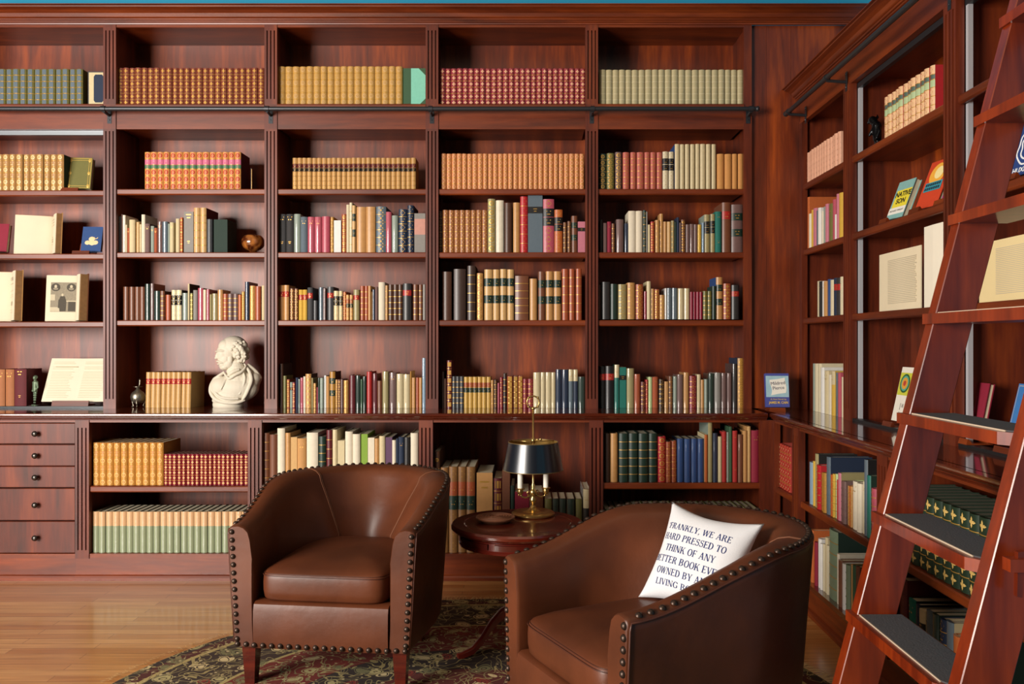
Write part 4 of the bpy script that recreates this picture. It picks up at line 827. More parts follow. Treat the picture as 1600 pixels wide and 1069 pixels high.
for k in range(3):
    an = R(120 * k + 30); c, s = math.cos(an), math.sin(an)
    MB().tube([(c * q, s * q, z) for q, z in ((0.03, 0.042), (0.04, 0.034), (0.033, 0.016), (0.029, 0.008), (0.038, 0.004), (0.043, 0.006))], [0.003, 0.004, 0.0035, 0.003, 0.0035, 0.003], 7).build('foot', sil, r, smooth=True)
# the bust
BX, BY = (366 - CX) / F * 4.90, 4.90
bust = empty('bust', (BX, BY, ZW), R(0), 'white plaster bust of a bearded man draped in a cloak on the worktop', 'bust')
pl = mat('d4cab6', 0.62, vary=0.05, scale=18)
b = MB()
def E(cx_, cz_, rx, rz, y=0.0, ry=None, seg=16, rings=10, tilt=0.0):
    """crop pixel centre of the bust picture to local metres"""
    k = 0.000454 * 1.0; n0 = len(b.v); ry = ry if ry is not None else rx
    b.ball((0, 0, 0), (rx * k, ry * k, rz * k), seg=seg, rings=rings)
    b.xf(Matrix.Translation(((cx_ - 460) * k, y * k, (1015 - cz_) * k)) @ Matrix.Rotation(R(tilt), 4, 'Y'), n0)
E(448, 258, 178, 158, 20, 152, seg=28, rings=18); E(400, 300, 140, 165, -5, 128, seg=28, rings=18); E(375, 240, 108, 100, -15, 112, seg=28, rings=18)
E(372, 390, 110, 120, -25, 105, seg=24, rings=16); E(345, 330, 95, 130, -38, 95, seg=24, rings=16); E(350, 455, 78, 80, -40, 76); E(345, 500, 56, 44, -46, 54)
E(276, 300, 32, 15, -66, 62); E(340, 294, 60, 14, -116, 26)           # brow ridge
E(276, 330, 20, 36, -76, 20, tilt=8); E(268, 360, 24, 34, -76, 24, tilt=10); E(262, 386, 26, 17, -78, 28)   # nose
E(318, 330, 20, 9, -116, 16)                                  # eye lid
E(290, 426, 34, 13, -84, 42, tilt=-8); E(325, 438, 44, 15, -110, 20, tilt=12); E(296, 462, 28, 13, -80, 34)     # moustache and lip
E(410, 450, 66, 66, -76, 46); E(370, 500, 52, 38, -66, 50); E(440, 400, 36, 60, -100, 22)   # side beard
E(508, 350, 24, 38, -122, 14)                                 # ear
random.seed(11)
for (cx_, cz_, y, rr) in [(505, 200, -85, 36), (545, 235, -85, 40), (575, 270, -85, 44), (600, 320, -75, 44), (600, 370, -60, 44), (585, 410, -45, 40), (535, 190, -40, 50), (570, 220, 0, 62), (600, 290, 20, 60), (595, 370, 30, 52), (530, 280, -118, 28), (550, 330, -112, 30), (545, 375, -100, 30), (490, 240, -118, 22), (470, 280, -128, 16), (560, 415, -70, 34), (530, 200, 60, 56)]:
    E(cx_, cz_, rr, rr * 0.9, y, rr)
    for _ in range(4):
        t = random.uniform(0, 6.28); E(cx_ + rr * 0.8 * math.cos(t), cz_ + rr * 0.75 * math.sin(t), rr * 0.34, rr * 0.34, y - rr * 0.55, rr * 0.34, seg=8, rings=6)
for t in range(9): E(475 + t * 5, 440 + t * 32, 108 + t * 8, 60, 15, 104 + t * 7, seg=24, rings=14)    # neck
E(475, 770, 295, 190, 20, 185, seg=36, rings=24); E(420, 860, 240, 130, 10, 178, seg=32, rings=20); E(560, 690, 225, 140, 35, 160, seg=32, rings=20); E(320, 760, 162, 150, -15, 145, seg=32, rings=20); E(385, 930, 205, 78, 0, 160, seg=32, rings=16)
E(690, 650, 110, 90, 45, 120, seg=28, rings=18); E(650, 740, 120, 120, 30, 140, seg=28, rings=18); E(265, 690, 88, 78, -5, 100, seg=24, rings=14)
def fold(pts, r0, r1):
    k = 0.000454; P = [Vector(((x - 460) * k, y * k, (1015 - z) * k)) for x, z, y in pts]
    Q = []
    for i in range(len(P) - 1):
        a, b_, c, d = P[max(0, i - 1)], P[i], P[i + 1], P[min(len(P) - 1, i + 2)]
        for j in range(8):
            t = j / 8; Q.append(0.5 * ((2 * b_) + (c - a) * t + (2 * a - 5 * b_ + 4 * c - d) * t * t + (3 * b_ - a - 3 * c + d) * t ** 3))
    n = len(Q)
    for i, q in enumerate(Q): b.ball(tuple(q), (r0 + (r1 - r0) * i / n) * k * (0.6 + 0.4 * math.sin(math.pi * (i + 1) / (n + 1))), seg=8, rings=6)
fold([(215, 650, -40), (185, 740, -75), (200, 830, -110), (275, 910, -135), (400, 950, -145), (540, 950, -132), (630, 920, -95)], 24, 28)
fold([(240, 690, -85), (245, 790, -128), (330, 872, -158), (450, 900, -165), (570, 900, -150)], 17, 20)
fold([(625, 500, -30), (680, 570, -60), (710, 670, -85), (680, 780, -110), (640, 870, -118), (600, 920, -110)], 28, 24)
fold([(600, 560, -80), (635, 640, -108), (620, 740, -128), (575, 850, -142)], 16, 14)
fold([(640, 480, 10), (730, 570, 30), (790, 650, 30)], 34, 30)
fold([(350, 565, -80), (395, 610, -112), (445, 645, -135), (520, 600, -138), (590, 560, -108), (625, 500, -60), (600, 460, -30)], 20, 18)
fold([(420, 610, -100), (480, 565, -118), (560, 530, -98)], 26, 24); fold([(345, 575, -66), (290, 615, -78), (235, 645, -70)], 24, 18)
fold([(385, 650, -150), (378, 720, -164), (345, 790, -165)], 7, 7)
b.v = [v for v in b.v]
body = b.build('bust_body', pl, bust); smooth_mods(body, 0.0019, 5, 0.5)
MB().lathe([(0.086, 0.0), (0.089, 0.008), (0.089, 0.022), (0.08, 0.03)], c=(-0.034, 0, 0), seg=40, sy=0.78).build('plinth', pl, bust, smooth=True, angle=50)
random.seed(7)
# ------------- corner and side wall displays
easel('back', (1212 - CX) / F * 4.60, 4.585, ZW, 0.085, 0.13, 'small wooden stand under the blue novel at the worktop corner', lean=0.2)
r = cover_book('book', 'back', (1216.5 - CX) / F * 4.60, 4.61, ZW + 0.021, 0.128, 0.186, 0.028, '464e98', 'blue novel with white parchment scroll cover on a stand in the worktop corner', lean=0.14, yaw=R(-2))
MB().box(-0.062, 0.062, -0.0008, 0.0, 0.055, 0.172).build('wave_panel', mat('a0c4d0', 0.6, vary=0.25, scale=24), r)
b = MB(); rows = []
for k in range(9):
    t = k / 8; w1 = 0.0 + 0.006 * math.sin(t * 5)
    rows.append([(-0.036 + w1, -0.0016, 0.064 + 0.086 * t), (0.0, -0.0016, 0.070 + 0.082 * t + 0.002), (0.046 + w1 * 0.6, -0.0016, 0.078 + 0.084 * t)])
b.grid(rows).build('scroll_panel', mat('f0ece0', 0.7), r)
lettering('title_lettering', 'Mildred\nPierce', 0.026, r, (0.004, -0.003, 0.118), '5c5a6c', rz=R(-5))
lettering('author_lettering', 'A New Novel by', 0.0125, r, (0.004, -0.0015, 0.043), 'e8c868')
lettering('author_lettering', 'JAMES M. CAIN', 0.0185, r, (0.004, -0.0015, 0.024), 'e8c060', bold=0.0004, sx=0.85)
# jacketed novels on easels (side wall, second shelf)
def side_cover(px, zb, w_, h, t, cov, label, lean, d=0.0, yaw=0.0, stand=None):
    a, _ = px2('right', XU + 0.05 + d, px, 300)
    if stand: easel('right', a + w_ * 0.02, XU + 0.035 + d, zb, w_ * 0.62, h * 0.8, stand, lean=0.35)
    return cover_book('book', 'right', a, XU + 0.062 + d, zb + 0.022, w_, h, t, cov, label, lean=lean, yaw=yaw)
YW = R(8)
r = side_cover(1392, 1.796, 0.125, 0.185, 0.03, '84b4b0', 'pale teal and yellow jacketed novel leaning on an easel, second from the top shelf', 0.38, stand='dark wooden easel under the pale teal and yellow novel', yaw=YW)
MB().box(-0.05, 0.062, -0.0008, 0, 0.055, 0.14).build('title_panel', mat('e8d83c', 0.6), r)
MB().box(-0.062, 0.062, -0.0008, 0, 0.022, 0.055).build('name_panel', mat('eceae0', 0.6), r)
lettering('title_lettering', 'NATIVE\nSON', 0.034, r, (0.006, -0.0016, 0.1), '1c1c18', bold=0.001)
lettering('author_lettering', 'RICHARD WRIGHT', 0.012, r, (0.0, -0.0016, 0.038), '3c3c38')
r = side_cover(1441, 1.796, 0.145, 0.215, 0.05, 'c8401c', 'orange sunburst jacketed novel on an easel under the red set', 0.38, stand='dark wooden easel under the orange sunburst novel', yaw=YW)
MB().lathe([(0.0, 0), (0.05, 0)], seg=24, cap=False).xf(Matrix.Translation((0.0, -0.001, 0.15)) @ Matrix.Rotation(R(90), 4, 'X')).build('sunburst', mat('f0b040', 0.6), r)
MB().lathe([(0.0, 0), (0.028, 0)], seg=24, cap=False).xf(Matrix.Translation((0.01, -0.0018, 0.155)) @ Matrix.Rotation(R(90), 4, 'X')).build('sun_disc', mat('f4e4a0', 0.6), r)
MB().box(-0.055, 0.055, -0.0024, -0.001, 0.075, 0.115).build('title_panel', mat('3c98a8', 0.6), r)
lettering('title_lettering', 'NOVEL', 0.001, r, (0.0, -0.003, 0.094), '183038') if False else None
b = MB()
for z in (0.08, 0.098):
    for k in range(7): b.box(-0.05 + k * 0.0145, -0.039 + k * 0.0145, -0.0032, -0.0022, z, z + 0.012)
b.build('title_marks', mat('183848', 0.6), r)
r = side_cover(1481.5, 1.796, 0.13, 0.195, 0.03, 'magenta', 'magenta jacketed novel half hidden behind the fluted post', 0.38, stand='dark wooden easel under the magenta novel', yaw=YW)
# printed sheets standing on the third shelf
def side_sheet(x0, x1, zt, zb, label, print_=True, d=0.03, curl=0.0, col='e2d4b4', tail=None):
    a0, _ = px2('right', XU + d, x0, 400); a1, _ = px2('right', XU + d, x1, 400)
    r = wempty('printed_sheet', 'right', (a0 + a1) / 2, XU + d, zb, label=label, cat='document'); w_ = a1 - a0; h = zt - zb
    sh = MB().prism([(-w_ / 2, 0), (0, -0.003), (w_ / 2, 0), (w_ / 2, 0.004), (0, 0.002), (-w_ / 2, 0.004)], 0, h, 'z').build('sheet', mat(col, 0.8, vary=0.05, scale=12), r)
    MB().box(-w_ * 0.42, w_ * 0.42, 0.006, 0.02, 0.0, h * 0.5).build('easel_back', WH, r)
    if print_:
        b = MB(); n = 26
        for k in range(n): b.box(-w_ * 0.26, w_ * 0.42 - random.uniform(0, 0.02), -0.0038, -0.0028, h * 0.12 + h * 0.76 * k / n, h * 0.12 + h * 0.76 * k / n + h * 0.012)
        b.build('print', mat('c0b49a', 0.85), sh)
    return r
side_sheet(1374, 1439, 1.663, 1.4075, 'cream printed page standing on the third shelf of the side bay')
side_sheet(1444, 1474, 1.73, 1.4075, 'blank ivory sheet standing beside the printed page by the ladder', print_=False, col='ece4d0')
MB_ = side_sheet(1530, 1660, 1.615, 1.4075, 'large yellowed sheet with faint lines glimpsed through the ladder', print_=True, col='e0cc98')
# pamphlet with the green and gold medallion, on the worktop
a, _ = px2('right', XU + 0.05, 1404, 600)
easel('right', a - 0.02, XU + 0.03, ZW + 0.012, 0.09, 0.2, 'wooden stand under the white pamphlet with the medallion', lean=0.2)
r = cover_book('pamphlet', 'right', a + 0.01, XU + 0.052, ZW + 0.034, 0.165, 0.24, 0.008, 'e8e2d4', 'white pamphlet with a green and yellow medallion leaning by the ladder', lean=0.22, yaw=R(2), cat='pamphlet')
MB().box(-0.08, 0.08, -0.0008, 0, 0.115, 0.215).build('yellow_band', mat('c8c840', 0.6), r)
for rr, c, y in ((0.042, '2a5a34', 0.0014), (0.034, '58a88c', 0.0018), (0.026, 'd89c3c', 0.0022), (0.012, 'b84030', 0.0026)):
    MB().lathe([(0.0, 0), (rr, 0)], seg=28, cap=False).xf(Matrix.Translation((-0.028, -y, 0.168)) @ Matrix.Rotation(R(90), 4, 'X')).build('medallion_ring', mat(c, 0.6), r)
b = MB(); b.tube([(0.036, -0.002, 0.12), (0.03, -0.002, 0.15), (0.045, -0.002, 0.18), (0.05, -0.002, 0.2)], [0.012, 0.016, 0.014, 0.01], 6)
b.v = [(x, -0.0018 + (y + 0.002) * 0.05, z) for x, y, z in b.v]; b.build('figure_print', mat('8c3c1c', 0.6), r)
b = MB()
for x, z, h in ((-0.03, 0.05, 0.03), (-0.016, 0.062, 0.016), (-0.006, 0.06, 0.018), (-0.03, 0.035, 0.008)): b.box(x, x + 0.0025, -0.001, 0, z, z + h)
b.box(-0.016, -0.004, -0.001, 0, 0.068, 0.07); b.build('handwriting', mat('50504c', 0.7), r)
# red book leaning behind the ladder, blue book with silver star, blue novel high up
a, _ = px2('right', XU + 0.05, 1500, 600)
easel('right', a + 0.075, XU + 0.028, ZW + 0.012, 0.12, 0.16, 'wooden stand seen through the ladder under the red book', lean=0.25)
cover_book('book', 'right', a + 0.05, XU + 0.052, ZW + 0.034, 0.15, 0.2, 0.02, 'crimson', 'crimson book on a stand mostly hidden by the ladder', lean=0.2)
a, _ = px2('right', XU + 0.05, 1592, 600)
easel('right', a - 0.01, XU + 0.028, ZW + 0.012, 0.12, 0.18, 'wooden stand under the bright blue book behind the ladder', lean=0.25)
r = cover_book('book', 'right', a, XU + 0.052, ZW + 0.034, 0.16, 0.21, 0.02, '3470b0', 'bright blue book with a silver star on a stand behind the ladder', lean=0.24, yaw=R(2))
b = MB(); P = []
for k in range(16): rr = 0.013 if k % 2 == 0 else 0.006; P.append((rr * math.cos(k * math.pi / 8) - 0.035, -0.0012, rr * math.sin(k * math.pi / 8) + 0.06))
b.face(P); b.box(-0.076, 0.076, -0.001, 0, 0.006, 0.009); b.box(-0.076, -0.074, -0.001, 0, 0.006, 0.204); b.box(-0.076, 0.076, -0.001, 0, 0.201, 0.204)
b.build('star_emblem', mat('c8ccd0', 0.4, metal=0.5), r)
a, _ = px2('right', XU + 0.05, 1596, 230)
easel('right', a - 0.01, XU + 0.03, 1.796, 0.10, 0.15, 'dark wooden easel under the blue patterned novel', lean=0.3)
r = cover_book('book', 'right', a, XU + 0.055, 1.817, 0.15, 0.19, 0.03, '1c3a78', 'dark blue novel with white swirling circles, high behind the ladder', lean=0.3, yaw=YW)
for rr in (0.024, 0.042, 0.058):
    b = MB(); b.tube([((rr + 0.004 * math.sin(6 * t + rr * 90)) * math.cos(t), -0.001, 0.105 + (rr * 1.2 + 0.003 * math.sin(5 * t)) * math.sin(t)) for t in [2 * math.pi * k / 36 for k in range(36)]], 0.0032, 5, closed=True)
    b.v = [(x, -0.001 + (y + 0.001) * 0.2, z) for x, y, z in b.v]; b.build('white_swirl', mat('e4e8ec', 0.6), r)
lettering('author_lettering', 'HUXLEY', 0.024, r, (-0.01, -0.0014, 0.018), 'e8ecf0', bold=0.0006)
# black statuette and black bookend beside the red set
a, z = px2('right', XU + 0.09, 1371, 220)
r = wempty('statuette', 'right', a, XU + 0.085, 2.166, label='black metal statuette holding up the cream and red set', cat='statuette')
b = MB()
for p, q, r0, r1 in (((0, 0, 0.0), (0.004, 0, 0.06), 0.008, 0.014), ((0.022, 0, 0.0), (0.014, 0, 0.06), 0.008, 0.014), ((0.01, 0, 0.06), (0.006, 0, 0.12), 0.02, 0.024), ((0.0, 0, 0.13), (-0.02, -0.01, 0.155), 0.018, 0.02), ((-0.02, -0.01, 0.155), (-0.042, -0.018, 0.15), 0.014, 0.009), ((0.01, 0, 0.125), (0.035, 0.0, 0.09), 0.012, 0.009), ((0.035, 0.0, 0.09), (0.03, -0.01, 0.06), 0.009, 0.008), ((-0.012, 0.01, 0.165), (-0.018, 0.012, 0.18), 0.007, 0.003), ((0.008, -0.01, 0.12), (-0.006, -0.03, 0.08), 0.01, 0.007)): capsule(b, p, q, r0, r1)
smooth_mods(b.build('statuette_body', mat('101114', 0.25, metal=0.6), r), 0.003, 2)
MB().box(-0.02, 0.04, -0.02, 0.02, 0, 0.004).build('pedestal', mat('101114', 0.3, metal=0.6), r)
r = wempty('bookend', 'right', -3.235, XU + 0.1, 2.166, label='black bookend pressed against the red board of the set', cat='bookend')
b = MB(); b.prism([(-0.03, 0), (0.04, 0), (0.04, 0.11), (0.034, 0.12), (-0.024, 0.12), (-0.03, 0.11)], 0, 0.003, 'x').build('upright', mat('141416', 0.35), r)
MB().box(0.003, 0.06, -0.03, 0.04, 0, 0.002).build('foot_plate', mat('141416', 0.35), r)
r = empty('bookend', (-1.60, YU + 0.12, Z2), 0, 'black bookend with curled cutouts beside the orange and red oval volumes', 'bookend')
MB().prism([(-0.05, 0), (0.04, 0), (0.04, 0.09), (0.02, 0.125), (-0.05, 0.13)], 0, 0.004, 'x').build('upright', mat('15120e', 0.35, metal=0.3), r)
MB().box(0.004, 0.05, -0.05, 0.04, 0, 0.002).build('foot_plate', mat('15120e', 0.35), r)
MB().box(0.0045, 0.006, -0.052, -0.046, 0.01, 0.125).build('gold_edge', GOLD, r)
# ---------------------------------------------------------------- furniture
RUGZ = 0.009
# rug
def rug_mat():
    m = bpy.data.materials.new('oriental_rug'); m.use_nodes = True; nt = m.node_tree; b = nt.nodes['Principled BSDF']; L = nt.links.new
    tc = nt.nodes.new('ShaderNodeTexCoord'); ln = nt.nodes.new('ShaderNodeVectorMath'); ln.operation = 'LENGTH'; L(tc.outputs['Object'], ln.inputs[0])
    def ramp(src, els, const=False):
        cr = nt.nodes.new('ShaderNodeValToRGB'); e = cr.color_ramp.elements
        if const: cr.color_ramp.interpolation = 'CONSTANT'
        e[0].position, e[0].color = els[0][0], lin(els[0][1]); e[1].position, e[1].color = els[-1][0], lin(els[-1][1])
        for p, c in els[1:-1]: k = e.new(p); k.color = lin(c)
        L(src, cr.inputs[0]); return cr.outputs[0]
    rd = nt.nodes.new('ShaderNodeMath'); rd.operation = 'DIVIDE'; rd.inputs[1].default_value = 1.39; L(ln.outputs['Value'], rd.inputs[0])
    base = ramp(rd.outputs[0], [(0.0, '541a12'), (0.35, '2c1e18'), (0.5, '6c2014'), (0.70, 'a8945c'), (0.713, '38241a'), (0.76, '50402a'), (0.775, '34241a'), (0.91, 'a8945c'), (0.925, '4c1c14'), (0.96, '30221a')], True)
    def vor(scale, dist):
        mpn = nt.nodes.new('ShaderNodeTexNoise'); mpn.inputs['Scale'].default_value = 6; L(tc.outputs['Object'], mpn.inputs['Vector'])
        mx = nt.nodes.new('ShaderNodeMix'); mx.data_type = 'RGBA'; mx.inputs['Factor'].default_value = dist; L(tc.outputs['Object'], mx.inputs['A']); L(mpn.outputs['Color'], mx.inputs['B'])
        v = nt.nodes.new('ShaderNodeTexVoronoi'); v.inputs['Scale'].default_value = scale; L(mx.outputs['Result'], v.inputs['Vector']); return v
    v1 = vor(13, 0.10); v2 = vor(30, 0.06)
    def contour(scale, dist, wdt, off):
        n = nt.nodes.new('ShaderNodeTexNoise'); n.inputs['Scale'].default_value = scale; n.inputs['Detail'].default_value = 1.0; n.inputs['Distortion'].default_value = dist
        a = nt.nodes.new('ShaderNodeVectorMath'); a.operation = 'ADD'; a.inputs[1].default_value = (off, off * 2, 0); L(tc.outputs['Object'], a.inputs[0]); L(a.outputs[0], n.inputs['Vector'])
        return ramp(n.outputs['Fac'], [(0.0, '000000'), (0.5 - wdt, 'ffffff'), (0.5 + wdt, '000000')], True)
    def over(a, colsrc, fac):
        mx = nt.nodes.new('ShaderNodeMix'); mx.data_type = 'RGBA'; L(fac, mx.inputs['Factor']); L(a, mx.inputs['A'])
        if isinstance(colsrc, str): mx.inputs['B'].default_value = lin(colsrc)
        else: L(colsrc, mx.inputs['B'])
        return mx.outputs['Result']
    o = base
    o = over(o, '9c8a58', contour(9, 1.5, 0.018, 0.0)); o = over(o, '80704a', contour(12, 1.0, 0.016, 5.0))
    petal = ramp(v1.outputs['Distance'], [(0.0, 'ffffff'), (0.10, '000000'), (0.15, 'ffffff'), (0.30, '000000'), (0.35, 'ffffff'), (0.39, '000000')], True)
    o = over(o, ramp(v1.outputs['Color'], [(0.0, 'a89a68'), (0.3, '6e6844'), (0.5, 'c8b282'), (0.75, '7c2418')], True), petal)
    o = over(o, 'b8a478', ramp(v2.outputs['Distance'], [(0.0, 'ffffff'), (0.17, '000000')], True))
    L(o, b.inputs['Base Color']); b.inputs['Roughness'].default_value = 0.95
    n = nt.nodes.new('ShaderNodeTexNoise'); n.inputs['Scale'].default_value = 260; L(tc.outputs['Object'], n.inputs['Vector'])
    bp = nt.nodes.new('ShaderNodeBump'); bp.inputs['Strength'].default_value = 0.5; bp.inputs['Distance'].default_value = 0.003; L(n.outputs['Fac'], bp.inputs['Height']); L(bp.outputs[0], b.inputs['Normal'])
    return m
RC = (-0.21, 2.75)
rug = empty('rug', (RC[0], RC[1], 0), 0, 'round fringed oriental rug in dark red, olive and cream beneath the armchairs', 'rug')
MB().lathe([(1.37, 0.0005), (1.375, RUGZ - 0.002), (1.368, RUGZ), (0.0, RUGZ)], seg=128, cap=False).build('pile', rug_mat(), rug)
b = MB()
for k in range(1500):
    t = 2 * math.pi * k / 1500 + random.uniform(-0.001, 0.001); c, s = math.cos(t), math.sin(t); l = random.uniform(0.045, 0.075); q = random.uniform(-0.012, 0.012); wd = 0.0011
    p0 = Vector((c * 1.368, s * 1.368, 0.004)); p1 = Vector((c * (1.37 + l * 0.6) - s * q, s * (1.37 + l * 0.6) + c * q, 0.005)); p2 = Vector((c * (1.37 + l) - s * q * 2.4, s * (1.37 + l) + c * q * 2.4, 0.002)); n = Vector((-s, c, 0)) * wd
    b.grid([[p0 - n, p0 + n + Vector((0, 0, 0.001))], [p1 - n, p1 + n + Vector((0, 0, 0.001))], [p2 - n, p2 + n]])
b.build('fringe', mat('dcc08a', 0.9), rug)

LEA = bpy.data.materials.new('brown_leather'); LEA.use_nodes = True
def leather():
    nt = LEA.node_tree; b = nt.nodes['Principled BSDF']; L = nt.links.new; tc = nt.nodes.new('ShaderNodeTexCoord')
    n = nt.nodes.new('ShaderNodeTexNoise'); n.inputs['Scale'].default_value = 3.2; n.inputs['Detail'].default_value = 6; L(tc.outputs['Object'], n.inputs['Vector'])
    cr = nt.nodes.new('ShaderNodeValToRGB'); cr.color_ramp.elements[0].position = 0.3; cr.color_ramp.elements[0].color = lin('44200f'); cr.color_ramp.elements[1].position = 0.75; cr.color_ramp.elements[1].color = lin('6c381e')
    L(n.outputs['Fac'], cr.inputs[0]); L(cr.outputs[0], b.inputs['Base Color']); b.inputs['Roughness'].default_value = 0.44; b.inputs['Specular IOR Level'].default_value = 0.4; b.inputs['Coat Weight'].default_value = 0.08; b.inputs['Coat Roughness'].default_value = 0.3
    v = nt.nodes.new('ShaderNodeTexVoronoi'); v.inputs['Scale'].default_value = 420; L(tc.outputs['Object'], v.inputs['Vector'])
    n2 = nt.nodes.new('ShaderNodeTexNoise'); n2.inputs['Scale'].default_value = 14; n2.inputs['Detail'].default_value = 3; L(tc.outputs['Object'], n2.inputs['Vector'])
    b1 = nt.nodes.new('ShaderNodeBump'); b1.inputs['Strength'].default_value = 0.06; b1.inputs['Distance'].default_value = 0.001; L(v.outputs['Distance'], b1.inputs['Height'])
    b2 = nt.nodes.new('ShaderNodeBump'); b2.inputs['Strength'].default_value = 0.18; b2.inputs['Distance'].default_value = 0.01; L(n2.outputs['Fac'], b2.inputs['Height']); L(b1.outputs[0], b2.inputs['Normal']); L(b2.outputs[0], b.inputs['Normal'])
leather()
NAILM = mat('4a3c34', 0.42, metal=0.8); SEAM = mat('744428', 0.7); PIPE = mat('4a2416', 0.45, coat=0.1)
def chair(name_label, loc, yaw, cushion_up=0.0):
    """tub armchair; local: front at y=0 facing -y, back towards +y"""
    r = empty('leather_armchair', (loc[0], loc[1], RUGZ), yaw, name_label, 'armchair')
    NU = 64; HW = 0.330; D0 = 0.34; RX = 0.352; RY = 0.435; ZB0 = 0.148
    def path(u):      # outer plan at seat level: position and outward normal
        # u 0..1: left front to right front; straight part, half ellipse, straight part
        La = D0; Le = math.pi * math.sqrt((RX * RX + RY * RY) / 2); T = 2 * La + Le; s = u * T
        if s < La: x = -HW - (RX - HW) * (s / La); return Vector((x, s)), Vector((-1, 0))
        if s > La + Le: q = T - s; x = HW + (RX - HW) * (q / La); return Vector((x, q)), Vector((1, 0))
        t = math.pi * (1 - (s - La) / Le); c, sn = math.cos(t), math.sin(t)
        return Vector((RX * c, D0 + RY * sn)), Vector((c / RX, sn / RY)).normalized()
    def hgt(u):
        p, _ = path(u); t = max(0.0, min(1.0, (p.y + 0.0) / 0.50)); e = t * t * (3 - 2 * t)
        return 0.588 + 0.116 * e
    def sec(u):
        p, n = path(u); h = hgt(u); back = max(0.0, min(1.0, (p.y - 0.25) / 0.3)); th = 0.080 + 0.030 * back; tl = 0.10 * back
        fl = 0.024 + 0.008 * back
        def P(o, z):  # o: distance inwards from the outer face
            q = p - n * o + n * fl * max(0.0, (z - 0.15)) / 0.44
            return (q.x, q.y, z)
        zi = 0.24; L = [P(0.010, ZB0), P(0.002, ZB0 + 0.02), P(0.0, 0.30), P(0.0, 0.45), P(-0.001, h - 0.03), P(0.001, h - 0.012), P(0.008, h - 0.003), P(0.02, h + 0.002)]
        L += [P(th * 0.5, h + 0.004), P(th * 0.78, h - 0.003), P(th * 0.98, h - 0.018), P(th + 0.006, h - 0.045), P(th + 0.012 + tl * 0.35, h - 0.12), P(th + 0.010 + tl, 0.45), P(th + 0.004 + tl, 0.34), P(th + tl, zi), P(th + tl * 0.8, ZB0 + 0.001)]
        return L
    us = [k / NU for k in range(NU + 1)]
    rows = [sec(u) for u in us]
    # the front ends of the arms are padded: a slight bulge ahead of the first and last section
    b = MB(); b.grid(rows, close_u=True)
    for row, s in ((rows[0], 1), (rows[-1], -1)):
        c = Vector((sum(p[0] for p in row) / len(row), 0, sum(p[2] for p in row) / len(row)))
        prev = row
        for f, dy in ((0.97, 0.006), (0.90, 0.010)):
            ring = []
            for p in row:
                x = c.x + (p[0] - c.x) * (f if f < 0.95 else 0.96); z = p[2] + (-0.004 if p[2] > 0.5 else 0.002) * (1 if f < 0.95 else 0.5)
                ring.append((x, -dy, z))
            k = len(b.v); b.grid([prev, ring], close_u=True); prev = ring
        b.face(prev)
    b.build('tub_shell', LEA, r, smooth=True, angle=50)
    # front rail
    b = MB(); w_ = HW - 0.078; zt = 0.315
    pr = [(-0.012, ZB0), (-0.016, ZB0 + 0.02), (-0.018, 0.22), (-0.016, zt - 0.03), (-0.010, zt - 0.008), (0.002, zt), (0.05, zt), (0.05, ZB0)]
    b.prism(pr, -w_ - 0.0, w_ + 0.0, 'x'); b.build('front_rail', LEA, r, smooth=True, angle=40)
    b = MB(); b.prism([(-HW + 0.02, 0.02), (HW - 0.02, 0.02), (RX - 0.03, D0), (RX * 0.7, D0 + RY * 0.66), (0, D0 + RY - 0.05), (-RX * 0.7, D0 + RY * 0.66), (-RX + 0.03, D0)], 0.16, 0.26, 'z')
    b.build('seat_base', DARK, r)
    # seat cushion
    b = MB(); xi = HW - 0.088
    def outline(k, n=72):
        t = 2 * math.pi * k / n; c, s = math.cos(t), math.sin(t)
        e = 0.22 if s < 0 else 0.62
        return (math.copysign(abs(c) ** (0.22 if s < 0 else 0.55), c) * xi * (1.0 if s < 0 else 1.0), 0.285 + math.copysign(abs(s) ** e, s) * 0.293)
    O = [outline(k) for k in range(72)]
    lv = [(0.955, zt + 0.002), (0.985, zt + 0.012), (0.998, zt + 0.035), (1.0, zt + 0.065), (0.995, zt + 0.088), (0.985, zt + 0.098), (0.96, zt + 0.106), (0.85, zt + 0.120), (0.65, zt + 0.134), (0.4, zt + 0.142), (0.15, zt + 0.145)]
    rows2 = [[(x * f, 0.285 + (y - 0.285) * f, z) for x, y in O] for f, z in lv]
    b.grid(rows2, close_u=True); b.face(rows2[-1]); b.face(rows2[0])
    cu = b.build('seat_cushion', LEA, r, smooth=True, angle=70)
    b = MB()
    for q, z in ((1.0, zt + 0.0945), (0.985, zt + 0.101)): b.tube([(x * q * 0.998, 0.285 + (y - 0.285) * q * 0.998 - (0.0006 if y < 0.1 else 0), z) for x, y in O], 0.0011 if q < 1 else 0.0018, 5, closed=True)
    b.build('cushion_seam', PIPE, cu, smooth=True)
    # welt piping along the outer top edge and the arm fronts
    b = MB()
    edge_o = [sec(u)[5] for u in us]
    b.tube([Vector(rows[0][1]) + Vector((0, -0.004, 0))] + [Vector(rows[0][i]) + Vector((0, -0.004, 0)) for i in (2, 3, 4)] + [Vector(p) for p in edge_o] + [Vector(rows[-1][i]) + Vector((0, -0.004, 0)) for i in (4, 3, 2, 1)], 0.0032, 6)
    b.build('piping', PIPE, r, smooth=True)
    # inner seams of the back
    for u in (0.31, 0.69):
        b = MB(); s_ = sec(u); b.tube([Vector(p) * 1.0 + Vector((0, -0.0015, 0.0008)) for p in s_[6:15]], 0.0016, 5)
        s_ = sec(u + 0.004); b.tube([Vector(p) * 1.0 + Vector((0, -0.0012, 0.0006)) for p in s_[6:15]], 0.0011, 5)
        b.build('back_seam', SEAM, r, smooth=True)
    # decorative nails
    b = MB(); NR = 0.0102
